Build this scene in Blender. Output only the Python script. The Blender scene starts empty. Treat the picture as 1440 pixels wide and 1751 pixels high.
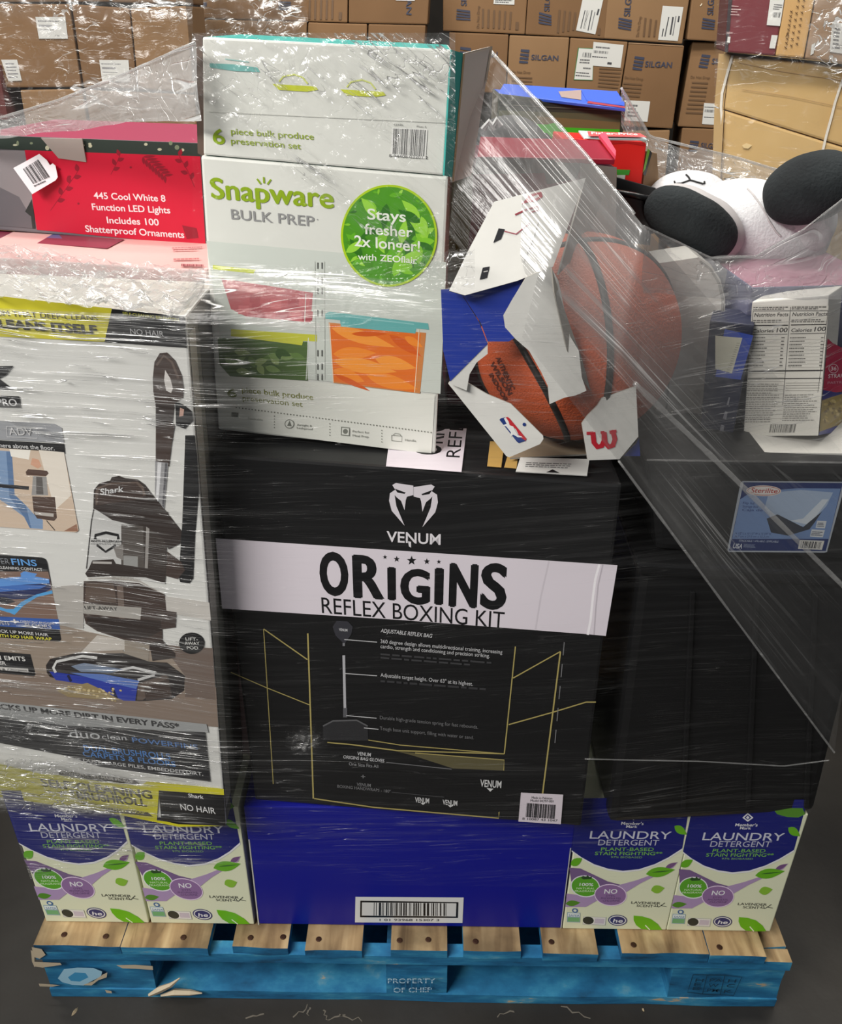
import bpy, bmesh, math, random
from mathutils import Vector as V, Matrix, noise as mnoise
sc = bpy.context.scene
C = sc.collection
rnd = random.Random(7)

# ------------------------------------------------------------------ camera
W_, H_, FPX = 1440, 1751, 1480.0
CAM = V((.012, -.853, 1.429))
_p, _r, _y = math.radians(29.59), math.radians(.48), math.radians(-.35)
_f = V((math.sin(_y)*math.cos(_p), math.cos(_y)*math.cos(_p), -math.sin(_p)))
_rt = V((math.cos(_y), -math.sin(_y), 0)); _up = _rt.cross(_f)
RT = _rt*math.cos(_r) + _up*math.sin(_r)
UP = -_rt*math.sin(_r) + _up*math.cos(_r)
FW = _f
cd = bpy.data.cameras.new('camera'); cam = bpy.data.objects.new('camera', cd); C.objects.link(cam)
cam.matrix_world = Matrix(((RT.x, UP.x, -FW.x, CAM.x), (RT.y, UP.y, -FW.y, CAM.y), (RT.z, UP.z, -FW.z, CAM.z), (0, 0, 0, 1)))
cd.sensor_fit = 'VERTICAL'; cd.sensor_height = 36; cd.lens = 36*FPX/H_
cd.clip_start = .02
sc.camera = cam

# ------------------------------------------------------------------ light
sc.view_settings.view_transform = 'Standard'; sc.view_settings.look = 'None'
sc.view_settings.exposure = 0.0; sc.view_settings.gamma = 1; sc.view_settings.use_curve_mapping = False
w = bpy.data.worlds.new('hall'); sc.world = w; w.use_nodes = True
w.node_tree.nodes['Background'].inputs[0].default_value = (.95, .97, 1, 1)
w.node_tree.nodes['Background'].inputs[1].default_value = .16
def area(name, loc, target, sx, sy, power, col=(1, .97, .92)):
    l = bpy.data.lights.new(name, 'AREA'); l.shape = 'RECTANGLE'; l.size = sx; l.size_y = sy; l.energy = power; l.color = col
    o = bpy.data.objects.new(name, l); C.objects.link(o); o.location = loc
    o.rotation_euler = (V(target)-V(loc)).to_track_quat('-Z', 'Y').to_euler()
    return o
# rows of warehouse tube fittings
area('lamp_row_near', (-2.1, -1.7, 3.1), (0, .2, .75), 2.2, .6, 150)
area('lamp_row_over', (-.9, -.2, 4.6), (-.2, .4, .9), .35, 3.0, 55)
area('lamp_row_mid', (.9, 1.9, 4.3), (.6, 1.9, 0), .4, 3.6, 70)
area('lamp_row_far', (-.4, 1.0, 4.4), (0, 3.4, 1.0), 4.5, .5, 160, (1, .95, .86))
try:
    sc.cycles.transparent_max_bounces = 40; sc.cycles.max_bounces = 8
    sc.cycles.sample_clamp_indirect = 6
except Exception: pass

# ------------------------------------------------------------------ geometry of the view
def ray(x, y): return RT*((x-720)/FPX) + UP*((875.5-y)/FPX) + FW
def proj(p):
    d = p-CAM; z = d.dot(FW); return (720+FPX*d.dot(RT)/z, 875.5-FPX*d.dot(UP)/z)
def at_y(x, y, Y): d = ray(x, y); return CAM+d*((Y-CAM.y)/d.y)
def at_z(x, y, Z): d = ray(x, y); return CAM+d*((Z-CAM.z)/d.z)
def crop(k, pts):
    return [(k[0]+x/k[2], k[1]+y/k[2]) for x, y in pts]
FULL = (0, 0, 1); R1 = (0, 0, 3); R2 = (330, 40, 2.717); R3 = (740, 0, 2.057); R4 = (0, 400, 3.5025); R5 = (330, 440, 3.064)
R6 = (740, 250, 3.02); R7 = (1040, 230, 3.0725); R8 = (0, 780, 3.6); S1 = (0, 1160, 3.273); S2 = (360, 740, 2); S3 = (360, 1040, 2)
S4 = (1000, 780, 2.736); S5 = (940, 1360, 2.88); S6 = (0, 1360, 3); S7 = (400, 1360, 2.4); S8 = (1050, 400, 3.692)
T1 = (0, 0, 4.235); T2 = (320, 0, 2.667); T3 = (740, 0, 4); T4 = (1000, 0, 3.273); T5 = (780, 140, 4.114); T6 = (1060, 230, 3.789)
T7 = (0, 480, 3.6); T8 = (0, 880, 5.473)

class Face:
    """a plane in the place: p0 on it, u to the right, v up, n towards the front"""
    def __init__(s, p0, yaw=0, pitch=0, u=None, v=None):
        a, p = math.radians(yaw), math.radians(pitch)
        s.p0 = V(p0)
        s.u = V((math.cos(a), -math.sin(a), 0)) if u is None else V(u).normalized()
        s.v = V((math.sin(p)*math.sin(a), math.sin(p)*math.cos(a), math.cos(p))) if v is None else V(v).normalized()
        s.n = s.u.cross(s.v).normalized()
    def w(s, x, y, off=0):
        d = ray(x, y); t = (s.p0-CAM).dot(s.n)/d.dot(s.n)
        return CAM+d*t+s.n*off
def top_face(z): return Face((0, 0, z), u=(1, 0, 0), v=(0, 1, 0))

# ------------------------------------------------------------------ materials
def lin(c):
    c = c/255
    return c/12.92 if c <= .04045 else ((c+.055)/1.055)**2.4
def col(rgb): return (lin(rgb[0]), lin(rgb[1]), lin(rgb[2]), 1)
_m = {}
def mat(name, rgb, rough=.55, spec=.4, var=None, bump=None, rgb2=None, stretch=(1, 1, 1), metal=0, coat=0, alpha=None, trans=0):
    if name in _m: return _m[name]
    m = bpy.data.materials.new(name); m.use_nodes = True; nt = m.node_tree; b = nt.nodes['Principled BSDF']
    b.inputs['Base Color'].default_value = col(rgb); b.inputs['Roughness'].default_value = rough
    b.inputs['Specular IOR Level'].default_value = spec; b.inputs['Metallic'].default_value = metal
    b.inputs['Coat Weight'].default_value = coat; b.inputs['Coat Roughness'].default_value = .15
    b.inputs['Transmission Weight'].default_value = trans
    if alpha is not None: b.inputs['Alpha'].default_value = alpha
    if var or bump:
        tc = nt.nodes.new('ShaderNodeTexCoord'); mp = nt.nodes.new('ShaderNodeMapping'); mp.inputs['Scale'].default_value = stretch
        nt.links.new(tc.outputs['Object'], mp.inputs[0])
    if var:
        n = nt.nodes.new('ShaderNodeTexNoise'); n.inputs['Scale'].default_value = var[0]; n.inputs['Detail'].default_value = 5
        r = nt.nodes.new('ShaderNodeValToRGB'); r.color_ramp.elements[0].position = var[1]; r.color_ramp.elements[1].position = var[2]
        r.color_ramp.elements[0].color = col(rgb); r.color_ramp.elements[1].color = col(rgb2)
        nt.links.new(mp.outputs[0], n.inputs[0]); nt.links.new(n.outputs[0], r.inputs[0]); nt.links.new(r.outputs[0], b.inputs['Base Color'])
    if bump:
        n = nt.nodes.new('ShaderNodeTexNoise'); n.inputs['Scale'].default_value = bump[0]; n.inputs['Detail'].default_value = 4
        bm_ = nt.nodes.new('ShaderNodeBump'); bm_.inputs['Strength'].default_value = bump[1]; bm_.inputs['Distance'].default_value = bump[2]
        nt.links.new(mp.outputs[0], n.inputs[0]); nt.links.new(n.outputs[0], bm_.inputs['Height']); nt.links.new(bm_.outputs[0], b.inputs['Normal'])
    _m[name] = m
    return m
def ink(rgb, rough=.42):
    return mat('print_%02x%02x%02x_%d' % (*rgb, rough*100), rgb, rough, .4)

def blue_wood(name, seed):
    """worn blue paint over bare timber"""
    m = bpy.data.materials.new(name); m.use_nodes = True; nt = m.node_tree; b = nt.nodes['Principled BSDF']; N = nt.nodes.new; L = nt.links.new
    tc = N('ShaderNodeTexCoord'); mp = N('ShaderNodeMapping'); mp.inputs['Scale'].default_value = (7, 10, 26); mp.inputs['Location'].default_value = (seed*3.1, seed, 0)
    L(tc.outputs['Object'], mp.inputs[0])
    n1 = N('ShaderNodeTexNoise'); n1.inputs['Scale'].default_value = 1; n1.inputs['Detail'].default_value = 8; n1.inputs['Roughness'].default_value = .62
    L(mp.outputs[0], n1.inputs[0])
    r1 = N('ShaderNodeValToRGB'); e = r1.color_ramp.elements
    e[0].position = .30; e[0].color = col((18, 50, 72)); e[1].position = .66; e[1].color = col((178, 163, 138))
    for p, cc in ((.42, (26, 94, 136)), (.52, (36, 114, 158)), (.60, (54, 136, 174)), (.645, (92, 150, 175))):
        x = e.new(p); x.color = col(cc)
    L(n1.outputs[0], r1.inputs[0]); L(r1.outputs[0], b.inputs['Base Color'])
    b.inputs['Roughness'].default_value = .6
    bp = N('ShaderNodeBump'); bp.inputs['Strength'].default_value = .5; bp.inputs['Distance'].default_value = .003
    L(n1.outputs[0], bp.inputs['Height']); L(bp.outputs[0], b.inputs['Normal'])
    return m
def raw_wood(name, seed, dark=0):
    m = bpy.data.materials.new(name); m.use_nodes = True; nt = m.node_tree; b = nt.nodes['Principled BSDF']; N = nt.nodes.new; L = nt.links.new
    tc = N('ShaderNodeTexCoord'); mp = N('ShaderNodeMapping'); mp.inputs['Scale'].default_value = (38, 6, 20); mp.inputs['Location'].default_value = (seed*2.7, seed*1.3, seed)
    L(tc.outputs['Object'], mp.inputs[0])
    n1 = N('ShaderNodeTexNoise'); n1.inputs['Scale'].default_value = 1; n1.inputs['Detail'].default_value = 7; n1.inputs['Distortion'].default_value = .6
    L(mp.outputs[0], n1.inputs[0])
    n2 = N('ShaderNodeTexNoise'); n2.inputs['Scale'].default_value = 9; n2.inputs['Detail'].default_value = 6; L(tc.outputs['Object'], n2.inputs[0])
    r1 = N('ShaderNodeValToRGB'); e = r1.color_ramp.elements
    e[0].position = .33; e[0].color = col((126, 100, 68)); e[1].position = .68; e[1].color = col((196, 170, 128))
    x = e.new(.5); x.color = col((170, 142, 102))
    L(n1.outputs[0], r1.inputs[0])
    r2 = N('ShaderNodeValToRGB'); r2.color_ramp.elements[0].position = .36; r2.color_ramp.elements[0].color = (.26, .25, .23, 1); r2.color_ramp.elements[1].position = .60; r2.color_ramp.elements[1].color = (1, 1, 1, 1)
    L(n2.outputs[0], r2.inputs[0])
    mx = N('ShaderNodeMix'); mx.data_type = 'RGBA'; mx.blend_type = 'MULTIPLY'; mx.inputs[0].default_value = .8
    L(r1.outputs[0], mx.inputs[6]); L(r2.outputs[0], mx.inputs[7]); L(mx.outputs[2], b.inputs['Base Color'])
    b.inputs['Roughness'].default_value = .75
    bp = N('ShaderNodeBump'); bp.inputs['Strength'].default_value = .4; bp.inputs['Distance'].default_value = .002
    L(n1.outputs[0], bp.inputs['Height']); L(bp.outputs[0], b.inputs['Normal'])
    return m

# ------------------------------------------------------------------ object helpers
def tag(o, label=None, cat=None, group=None, kind=None):
    if label: o['label'] = label
    if cat: o['category'] = cat
    if group: o['group'] = group
    if kind: o['kind'] = kind
    return o
def origin(o):
    p = V((0, 0, 0)); q = o
    while q is not None: p = p+q.location; q = q.parent
    return p
def link(name, verts, faces, mats, parent=None, idx=None, smooth=False, loc=None, bevel=0, uvs=None):
    """ONE mesh object from world-space vertices; its own location sits at loc (or on its parent)"""
    base = origin(parent) if parent else V(loc) if loc is not None else V((0, 0, 0))
    me = bpy.data.meshes.new(name)
    me.from_pydata([tuple(V(v)-base) for v in verts], [], faces)
    mats = mats if isinstance(mats, (list, tuple)) else [mats]
    for m in mats: me.materials.append(m)
    if idx: me.polygons.foreach_set('material_index', idx)
    if smooth: me.polygons.foreach_set('use_smooth', [True]*len(me.polygons))
    if bevel:
        b = bmesh.new(); b.from_mesh(me)
        bmesh.ops.recalc_face_normals(b, faces=b.faces)
        bmesh.ops.bevel(b, geom=b.edges[:], offset=bevel, segments=2, affect='EDGES', profile=.6)
        b.to_mesh(me); b.free()
    me.update()
    o = bpy.data.objects.new(name, me); C.objects.link(o)
    if parent: o.parent = parent
    else: o.location = base
    return o
def empty(name, loc):
    o = bpy.data.objects.new(name, None); C.objects.link(o); o.location = loc; o.empty_display_size = .05
    return o
BOXF = [(0, 1, 2, 3), (5, 4, 7, 6), (4, 0, 3, 7), (1, 5, 6, 2), (3, 2, 6, 7), (4, 5, 1, 0)]   # front, back, left, right, top, bottom
BACK = V((0, 1, 0))
def prism(face, pts, depth, off=0, bk=None):
    """front outline pts (photo px on the face: TL TR BR BL) pushed back by depth"""
    f = [face.w(*p)+face.n*off for p in (pts[3], pts[2], pts[1], pts[0])]
    return f+[p+(bk or -face.n)*depth for p in f]
def carton(name, label, cat, face, pts, depth, mats, idx=None, group=None, bevel=.002, parent=None, bk=None):
    vs = prism(face, pts, depth, 0, bk)
    base = (vs[0]+vs[1]+vs[4]+vs[5])/4
    o = link(name, vs, BOXF, mats, parent, idx, loc=None if parent else base, bevel=bevel)
    if not parent: tag(o, label, cat, group)
    return o
def cuboid(name, x0, x1, y0, y1, z0, z1, mats, parent=None, idx=None, bevel=.001, loc=None):
    vs = [V(p) for p in ((x0, y0, z0), (x1, y0, z0), (x1, y0, z1), (x0, y0, z1), (x0, y1, z0), (x1, y1, z0), (x1, y1, z1), (x0, y1, z1))]
    return link(name, vs, BOXF, mats, parent, idx, loc=loc if loc else V(((x0+x1)/2, (y0+y1)/2, z0)), bevel=bevel)
def tube(pts, r, seg=6, close_r=None):
    """verts, faces of a tube along pts; r may be a list"""
    vs, fs = [], []; n = len(pts)
    for i, p in enumerate(pts):
        t = (pts[min(i+1, n-1)]-pts[max(i-1, 0)]).normalized()
        a = t.cross(V((0, .3, 1)) if abs(t.z) < .9 else V((1, 0, 0))).normalized(); b = t.cross(a)
        rr = r[i] if isinstance(r, (list, tuple)) else r
        for k in range(seg):
            th = 2*math.pi*k/seg; vs.append(p+a*(rr*math.cos(th))+b*(rr*math.sin(th)))
    for i in range(n-1):
        for k in range(seg):
            fs.append((i*seg+k, i*seg+(k+1) % seg, (i+1)*seg+(k+1) % seg, (i+1)*seg+k))
    fs.append(tuple(range(seg-1, -1, -1))); fs.append(tuple((n-1)*seg+k for k in range(seg)))
    return vs, fs
def ball(c, rx, ry, rz, rot=None, nu=32, nv=18):
    vs, fs = [], []
    R = rot or Matrix.Identity(3)
    for j in range(nv+1):
        th = math.pi*j/nv
        for i in range(nu):
            ph = 2*math.pi*i/nu
            vs.append(V(c)+R @ V((rx*math.sin(th)*math.cos(ph), ry*math.sin(th)*math.sin(ph), rz*math.cos(th))))
    for j in range(nv):
        for i in range(nu):
            fs.append((j*nu+i, (j+1)*nu+i, (j+1)*nu+(i+1) % nu, j*nu+(i+1) % nu))
    return vs, fs

_fc = bpy.data.curves.new('lettering', 'FONT'); _fc.size = 1; _fc.resolution_u = 4
_fo = bpy.data.objects.new('lettering', _fc)
_glyph = {}
def glyphs(s, bold):
    k = (s, bold)
    if k not in _glyph:
        _fc.body = s; _fc.offset = bold
        me = _fo.to_mesh()
        vs = [(v.co.x, v.co.y/.70) for v in me.vertices]; fs = [tuple(p.vertices) for p in me.polygons]
        _fo.to_mesh_clear(); _glyph[k] = (vs, fs)
    return _glyph[k]

class Art:
    """print on a face: outlines and lettering given where the photo shows them, laid on the face's plane"""
    def __init__(s, face, k=FULL, off=.0004):
        s.f, s.k, s.off = face, k, off; s.vs, s.fs, s.ix, s.ms = [], [], [], []; s.mi = {}
    def at(s, k): s.k = k; return s
    def px(s, x, y): return (s.k[0]+x/s.k[2], s.k[1]+y/s.k[2])
    def _m(s, c):
        c = tuple(c) if not isinstance(c, bpy.types.Material) else c
        if c not in s.mi: s.mi[c] = len(s.ms); s.ms.append(c if isinstance(c, bpy.types.Material) else ink(c))
        return s.mi[c]
    def add(s, c, pts, fs):
        b = len(s.vs); i = s._m(c)
        s.vs += [s.f.w(*s.px(*p), s.off) for p in pts]
        for f in fs: s.fs.append(tuple(b+q for q in f)); s.ix.append(i)
        s.off += .000004
        return s
    def poly(s, c, pts):
        a = sum(pts[i][0]*pts[(i+1) % len(pts)][1]-pts[(i+1) % len(pts)][0]*pts[i][1] for i in range(len(pts)))
        return s.add(c, pts if a < 0 else pts[::-1], [tuple(range(len(pts)))])
    def line(s, c, pts, wd):
        n = len(pts); L, R = [], []
        for i in range(n):
            a, b = pts[max(i-1, 0)], pts[min(i+1, n-1)]
            dx, dy = b[0]-a[0], b[1]-a[1]; d = math.hypot(dx, dy) or 1
            L.append((pts[i][0]-dy/d*wd/2, pts[i][1]+dx/d*wd/2)); R.append((pts[i][0]+dy/d*wd/2, pts[i][1]-dx/d*wd/2))
        return s.add(c, L+R, [(i, i+1, n+i+1, n+i) for i in range(n-1)])
    def ell(s, c, x, y, rx, ry, rot=0, n=28):
        a = math.radians(rot)
        return s.poly(c, [(x+rx*math.cos(t)*math.cos(a)-ry*math.sin(t)*math.sin(a), y+rx*math.cos(t)*math.sin(a)+ry*math.sin(t)*math.cos(a)) for t in (2*math.pi*i/n for i in range(n))])
    def leaf(s, c, x0, y0, x1, y1, wd):
        n = 9; dx, dy = x1-x0, y1-y0; d = math.hypot(dx, dy); P = []
        for sg in (1, -1):
            for i in range(n+1):
                t = i/n if sg > 0 else 1-i/n
                o = wd*math.sin(math.pi*t**.8)*sg
                if 0 < i < n or sg > 0: P.append((x0+dx*t-dy/d*o, y0+dy*t+dx/d*o))
        return s.poly(c, P)
    def text(s, c, t, x0, y0, x1, y1, h, bold=.0, ital=0.0, up=None, fat=0):
        vs, fs = glyphs(t, min(bold*.8, .016))
        lo, hi = min(v[0] for v in vs), max(v[0] for v in vs)
        out = []
        ups = []
        for x, y in ((x0, y0), (x1, y1)):
            p = s.f.w(*s.px(x, y)); q = proj(p+s.f.v*.004); P = s.px(x, y); d = math.hypot(q[0]-P[0], q[1]-P[1]); ups.append(((q[0]-P[0])/d, (q[1]-P[1])/d))
        if up: ups = [up, up]
        for a, b in vs:
            t_ = (a-lo)/(hi-lo)+ital*b*h/math.hypot(x1-x0, y1-y0)
            ux = ups[0][0]+(ups[1][0]-ups[0][0])*t_; uy = ups[0][1]+(ups[1][1]-ups[0][1])*t_
            out.append((x0+(x1-x0)*t_+ux*h*b, y0+(y1-y0)*t_+uy*h*b))
        if fat:
            for dx, dy in ((-fat, 0), (fat, 0), (0, -fat*.6), (0, fat*.6)): s.add(c, [(x+dx, y+dy) for x, y in out], fs)
        return s.add(c, out, fs)
    def quad(s, TL, TR, BR, BL):
        return lambda u, v: ((TL[0]*(1-u)+TR[0]*u)*(1-v)+(BL[0]*(1-u)+BR[0]*u)*v, (TL[1]*(1-u)+TR[1]*u)*(1-v)+(BL[1]*(1-u)+BR[1]*u)*v)
    def bars(s, c, TL, TR, BR, BL, n=34, seed=1):
        q = s.quad(TL, TR, BR, BL); r = random.Random(seed); x = 0; P, F = [], []
        ws = [r.choice((1, 1, 2, 3)) for _ in range(2*n)]; tot = sum(ws[:-1])
        for i, wd in enumerate(ws[:-1]):
            if i % 2 == 0:
                b = len(P); P += [q(x/tot, 1), q((x+wd)/tot, 1), q((x+wd)/tot, 0), q(x/tot, 0)]; F.append((b, b+1, b+2, b+3))
            x += wd
        return s.add(c, P, F)
    def scribble(s, c, TL, TR, BR, BL, rows=4, seed=1, fill=.55):
        """rows of print too small to read: short dashes"""
        q = s.quad(TL, TR, BR, BL); r = random.Random(seed); P, F = [], []
        for j in range(rows):
            x = 0; end = 1-r.random()*.3
            while x < end:
                wd = min(r.uniform(.03, .12), end-x); v0 = (j+.5-fill/2)/rows; v1 = (j+.5+fill/2)/rows
                b = len(P); P += [q(x, v1), q(x+wd, v1), q(x+wd, v0), q(x, v0)]; F.append((b, b+1, b+2, b+3)); x += wd+.018
        return s.add(c, P, F)
    nm = 'printed_logo'
    def part(s, name, parent, then):
        s.build(name, parent); s.vs, s.fs, s.ix, s.ms, s.mi = [], [], [], [], {}; s.nm = then
        return s
    def build(s, name, parent):
        return link(name, s.vs, s.fs, s.ms, parent, s.ix)

def drop(face, p, z):
    """the photo point straight below p on the face at height z"""
    q = face.w(*p); q = q+face.v*((z-q.z)/face.v.z); return proj(q)
# ------------------------------------------------------------------ setting
floor_m = mat('painted_concrete', (34, 32, 30), .5, .4, (3.5, .35, .7), (22, .25, .004), (52, 49, 45))
tag(cuboid('floor', -7, 7, -2.2, 8.2, -.1, 0, floor_m, bevel=0), kind='structure')
wall_m = mat('dark_block_wall', (44, 41, 38), .85, .2, (2, .4, .6), None, (54, 50, 46))
tag(cuboid('wall_back', -7, 7, 8.0, 8.2, 0, 6, wall_m, bevel=0), kind='structure')
scr = mat('pale_scratch', (104, 98, 88), .7)
for i, (x, y, a, l) in enumerate(((128, 1730, 70, .016), (500, 1738, 35, .03), (590, 1733, 200, .03), (527, 1737, 85, .014), (620, 1744, 170, .04), (1100, 1727, 20, .004), (420, 1742, 10, .03), (1010, 1740, 160, .05), (850, 1738, 15, .03))):
    p = at_z(x, y, 0); d = V((math.cos(math.radians(a)), math.sin(math.radians(a)), 0)); nn = V((-d.y, d.x, 0))
    if i in (0, 5):
        vs, fs = [], []
        for k in range(5):
            t = k/4-.5; vs += [p+d*l*t+nn*.003*(1-4*t*t)+V((0, 0, .0004)), p+d*l*t-nn*.003*(1-4*t*t)+V((0, 0, .0004)), p+d*l*t+V((0, 0, .004*(1.1-4*t*t)))]
        fs = [(3*k+a_, 3*k+b_, 3*k+3+b_, 3*k+3+a_) for k in range(4) for a_, b_ in ((0, 2), (2, 1), (1, 0))]
        o = link('wood_splinter', vs, fs, mat('splinter', (176, 158, 128), .8), loc=p)
        tag(o, 'tiny wood chip on the dark floor below the left block of the blue pallet' if i == 0 else 'pale speck of wood on the floor right of the pallet middle', 'splinter')
vs, fs = [], []
r0 = random.Random(3)
for (x, y, a, l) in ((500, 1738, 35, .03), (590, 1733, 200, .03), (527, 1737, 85, .014), (620, 1744, 170, .04), (420, 1742, 10, .03), (1010, 1740, 160, .05), (850, 1738, 15, .03), (560, 1746, 120, .02)):
    p = at_z(x, y, 0)+V((0, 0, .0004)); d = V((math.cos(math.radians(a)), math.sin(math.radians(a)), 0)); nn = V((-d.y, d.x, 0)); b = len(vs)
    for k in range(6):
        t = k/5; o = nn*(r0.uniform(-.004, .004)); hw = .0007+.0007*r0.random()
        vs += [p+d*l*t+o+nn*hw, p+d*l*t+o-nn*hw]
    fs += [(b+2*k, b+2*k+1, b+2*k+3, b+2*k+2) for k in range(5)]
tag(link('scratches', vs, fs, scr), 'pale scratches worn into the dark painted floor', 'scratches', kind='stuff')

# ------------------------------------------------------------------ pallet
pal = tag(empty('wooden_pallet', (0, .5, 0)), 'worn blue painted wooden pallet under the wrapped load', 'pallet')
BW = [blue_wood('blue_paint_worn_%d' % i, i) for i in range(4)]
RW = [raw_wood('bare_deck_timber_%d' % i, i) for i in range(4)]
def rough_board(name, x0, x1, y0, y1, z0, z1, mats, top_bare, seed, nx=10, ny=10):
    """a sawn board with slightly ragged ends; top bare, the rest painted"""
    r = random.Random(seed); b = bmesh.new()
    bmesh.ops.create_grid(b, x_segments=1, y_segments=1, size=.5); b.clear()
    vs = [V(p) for p in ((x0, y0, z0), (x1, y0, z0), (x1, y0, z1), (x0, y0, z1), (x0, y1, z0), (x1, y1, z0), (x1, y1, z1), (x0, y1, z1))]
    for v in vs: b.verts.new(v)
    b.verts.ensure_lookup_table()
    for f in BOXF: b.faces.new([b.verts[i] for i in f])
    for e in b.edges: e.select = True
    long_ = [e for e in b.edges if (e.verts[0].co-e.verts[1].co).length > .04]
    bmesh.ops.subdivide_edges(b, edges=long_, cuts=nx, use_grid_fill=True)
    for v in b.verts:
        n = mnoise.noise_vector(v.co*22+V((seed, 0, 0)))
        v.co += V((n.x*.0012, n.y*.0022, n.z*.0009))
    b.normal_update()
    me = bpy.data.meshes.new(name); bm_idx = []
    for f in b.faces: f.material_index = 0 if (f.normal.z > .6 and (top_bare is True or (top_bare and f.calc_center_median().x > .53))) else 1
    base = origin(pal)
    for v in b.verts: v.co -= base
    b.to_mesh(me); b.free()
    for m in mats: me.materials.append(m)
    o = bpy.data.objects.new(name, me); C.objects.link(o); o.parent = pal
    return o
DX = [(-.606, -.467), (-.4655, -.327), (-.289, -.2), (-.172, -.082), (-.035, .055), (.080, .172), (.207, .294), (.332, .4705), (.472, .560)]
nail_m = mat('rusty_nail', (70, 46, 34), .6, metal=.6)
nails = {0: ((-.563, .018), (-.495, .016)), 1: ((-.37, .016),), 2: ((-.262, .017), (-.21, .019)), 3: ((-.152, .016),), 4: ((-.022, .016), (.024, .018)), 5: ((.10, .016),), 6: ((.222, .017),), 7: ((.353, .014),), 8: ((.49, .012),)}
nail_o = None
for i, (a, b_) in enumerate(DX):
    o = rough_board('deck_board', a, b_, rnd.uniform(-.003, .003), 1.0, .125, .143, (RW[i % 4], BW[i % 4]), True, i)
    for (nx_, ny_) in nails[i]:
        vs, fs = [], []
        for k in range(10):
            t = 2*math.pi*k/10
            vs.append(V((nx_+.0048*math.cos(t), ny_+.0048*math.sin(t), .1440)))
        vs += [V((nx_+.003*math.cos(2*math.pi*k/10), ny_+.003*math.sin(2*math.pi*k/10), .1446)) for k in range(10)]
        fs = [(k, (k+1) % 10, 10+(k+1) % 10, 10+k) for k in range(10)]+[tuple(range(10, 20))]
        link('nail', vs, fs, nail_m, o)
for y0, y1 in ((.001, .024), (.45, .55), (.90, 1.0)):
    rough_board('stringer_board', -.609, .606, y0, y1, .1045, .125, (RW[1], BW[1]), 'end' if y0 < .1 else False, 21)
rough_board('edge_board', .563, .605, .025, .44, .105, .126, (RW[1], BW[1]), True, 71)
for y0, y1, nm in ((.003, .14, 0), (.43, .57, 1), (.86, 1.0, 2)):
    rough_board('bottom_board', -.606, .604, y0, y1, 0.001, .021, (BW[2], BW[2]), False, 31+nm)
    for j, (x0, x1) in enumerate(((-.604, -.428), (-.044, .056), (.422, .603))):
        b_ = rough_board('pallet_block', x0, x1, y0+.002, y1, .021, .1045, (BW[(j+nm) % 4], BW[(j+nm+1) % 4]), False, 41+j+3*nm, 8)
        if nm == 0: blk = b_ if j == 1 else blk if j == 2 else None
        if nm == 0 and j == 0: blkL = b_
        if nm == 0 and j == 2: blkR = b_
        if nm == 0 and j == 1: blkC = b_
for x0, x1 in ((-.606, -.47), (.47, .604)):
    rough_board('bottom_board', x0, x1, .14, .86, .001, .021, (BW[0], BW[0]), False, 61)
PF = Face((0, -.0005, .07))
pale = mat('stencil_pale_blue', (186, 216, 234), .6)
A = Art(PF, S7, .0012)
A.text(pale, 'PROPERTY', 632, 768, 826, 768, 19, .012).text(pale, 'OF CHEP', 655, 806, 812, 804, 19, .012)
bl = mat('block_blue', (38, 114, 158), .6)
for x in (650, 676, 702, 728, 754, 780, 806): A.poly(bl, [(x, 745), (x+3, 745), (x+3, 810), (x, 810)])
A.poly(bl, [(630, 756), (830, 757), (830, 760), (630, 759)]); A.poly(bl, [(650, 795), (830, 795), (830, 798), (650, 798)])
A.build('stencil_lettering', blkC)
A = Art(PF, S5, .0012); dk = mat('brand_mark_dark', (16, 58, 84), .7)
A.line(dk, [(706, 880), (860, 882), (945, 892), (905, 982), (760, 976), (678, 966), (690, 930), (706, 880)], 4)
A.line(dk, [(775, 882), (752, 974)], 4).line(dk, [(862, 884), (838, 980)], 4)
for (x, y, t, w_) in ((715, 915, 'H', 40), (708, 935, 'E', 36), (702, 955, 'B', 36), (785, 915, 'PA', 62), (778, 940, 'W', 50), (772, 964, 'PM', 56), (875, 918, 'H', 40), (868, 942, 'C', 40), (855, 970, 'K', 40)):
    A.text(dk, t, x, y, x+w_, y+1, 17, .01)
A.build('burned_mark', blkR)
A = Art(PF, S6, .0012); wp = mat('paint_scrape_pale', (150, 192, 214), .6); bare = mat('bare_scrape', (186, 172, 148), .75)
A.poly(wp, [(298, 935), (330, 888), (400, 880), (480, 882), (525, 900), (520, 925), (470, 950), (430, 972), (370, 968), (320, 955)])
A.poly(mat('scrape_blue', (60, 140, 185), .6), [(350, 930), (385, 905), (440, 908), (455, 930), (410, 952), (365, 948)])
A.poly(bare, [(425, 970), (480, 950), (530, 915), (552, 905), (548, 930), (505, 945), (470, 972)])
A.poly(bare, [(200, 962), (250, 965), (310, 970), (270, 978), (205, 976)]).poly(bare, [(540, 995), (572, 1000), (576, 1012), (548, 1010)])
A.poly(bare, [(598, 868), (690, 866), (784, 872), (786, 892), (700, 886), (630, 884)])
A.poly(bare, [(165, 775), (215, 785), (235, 815), (205, 835), (172, 825)]).poly(bare, [(170, 850), (310, 856), (318, 866), (220, 880), (176, 874)]).poly(bare, [(160, 790), (176, 800), (180, 880), (166, 850)])
A.build('paint_scrapes', blkL)
# splinters torn off the left foot of the pallet
for pts, rr in (([(770, 1012), (820, 985), (880, 960), (926, 925)], (.003, .006, .004, .001)), ([(830, 1015), (900, 998), (980, 1000), (1040, 1003)], (.002, .006, .005, .001))):
    P = [PF.w(*q)+V((0, -.004, 0)) for q in crop(S6, pts)]
    vs, fs = tube(P, list(rr), 5); link('torn_splinter', vs, fs, bare, pal)

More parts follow.
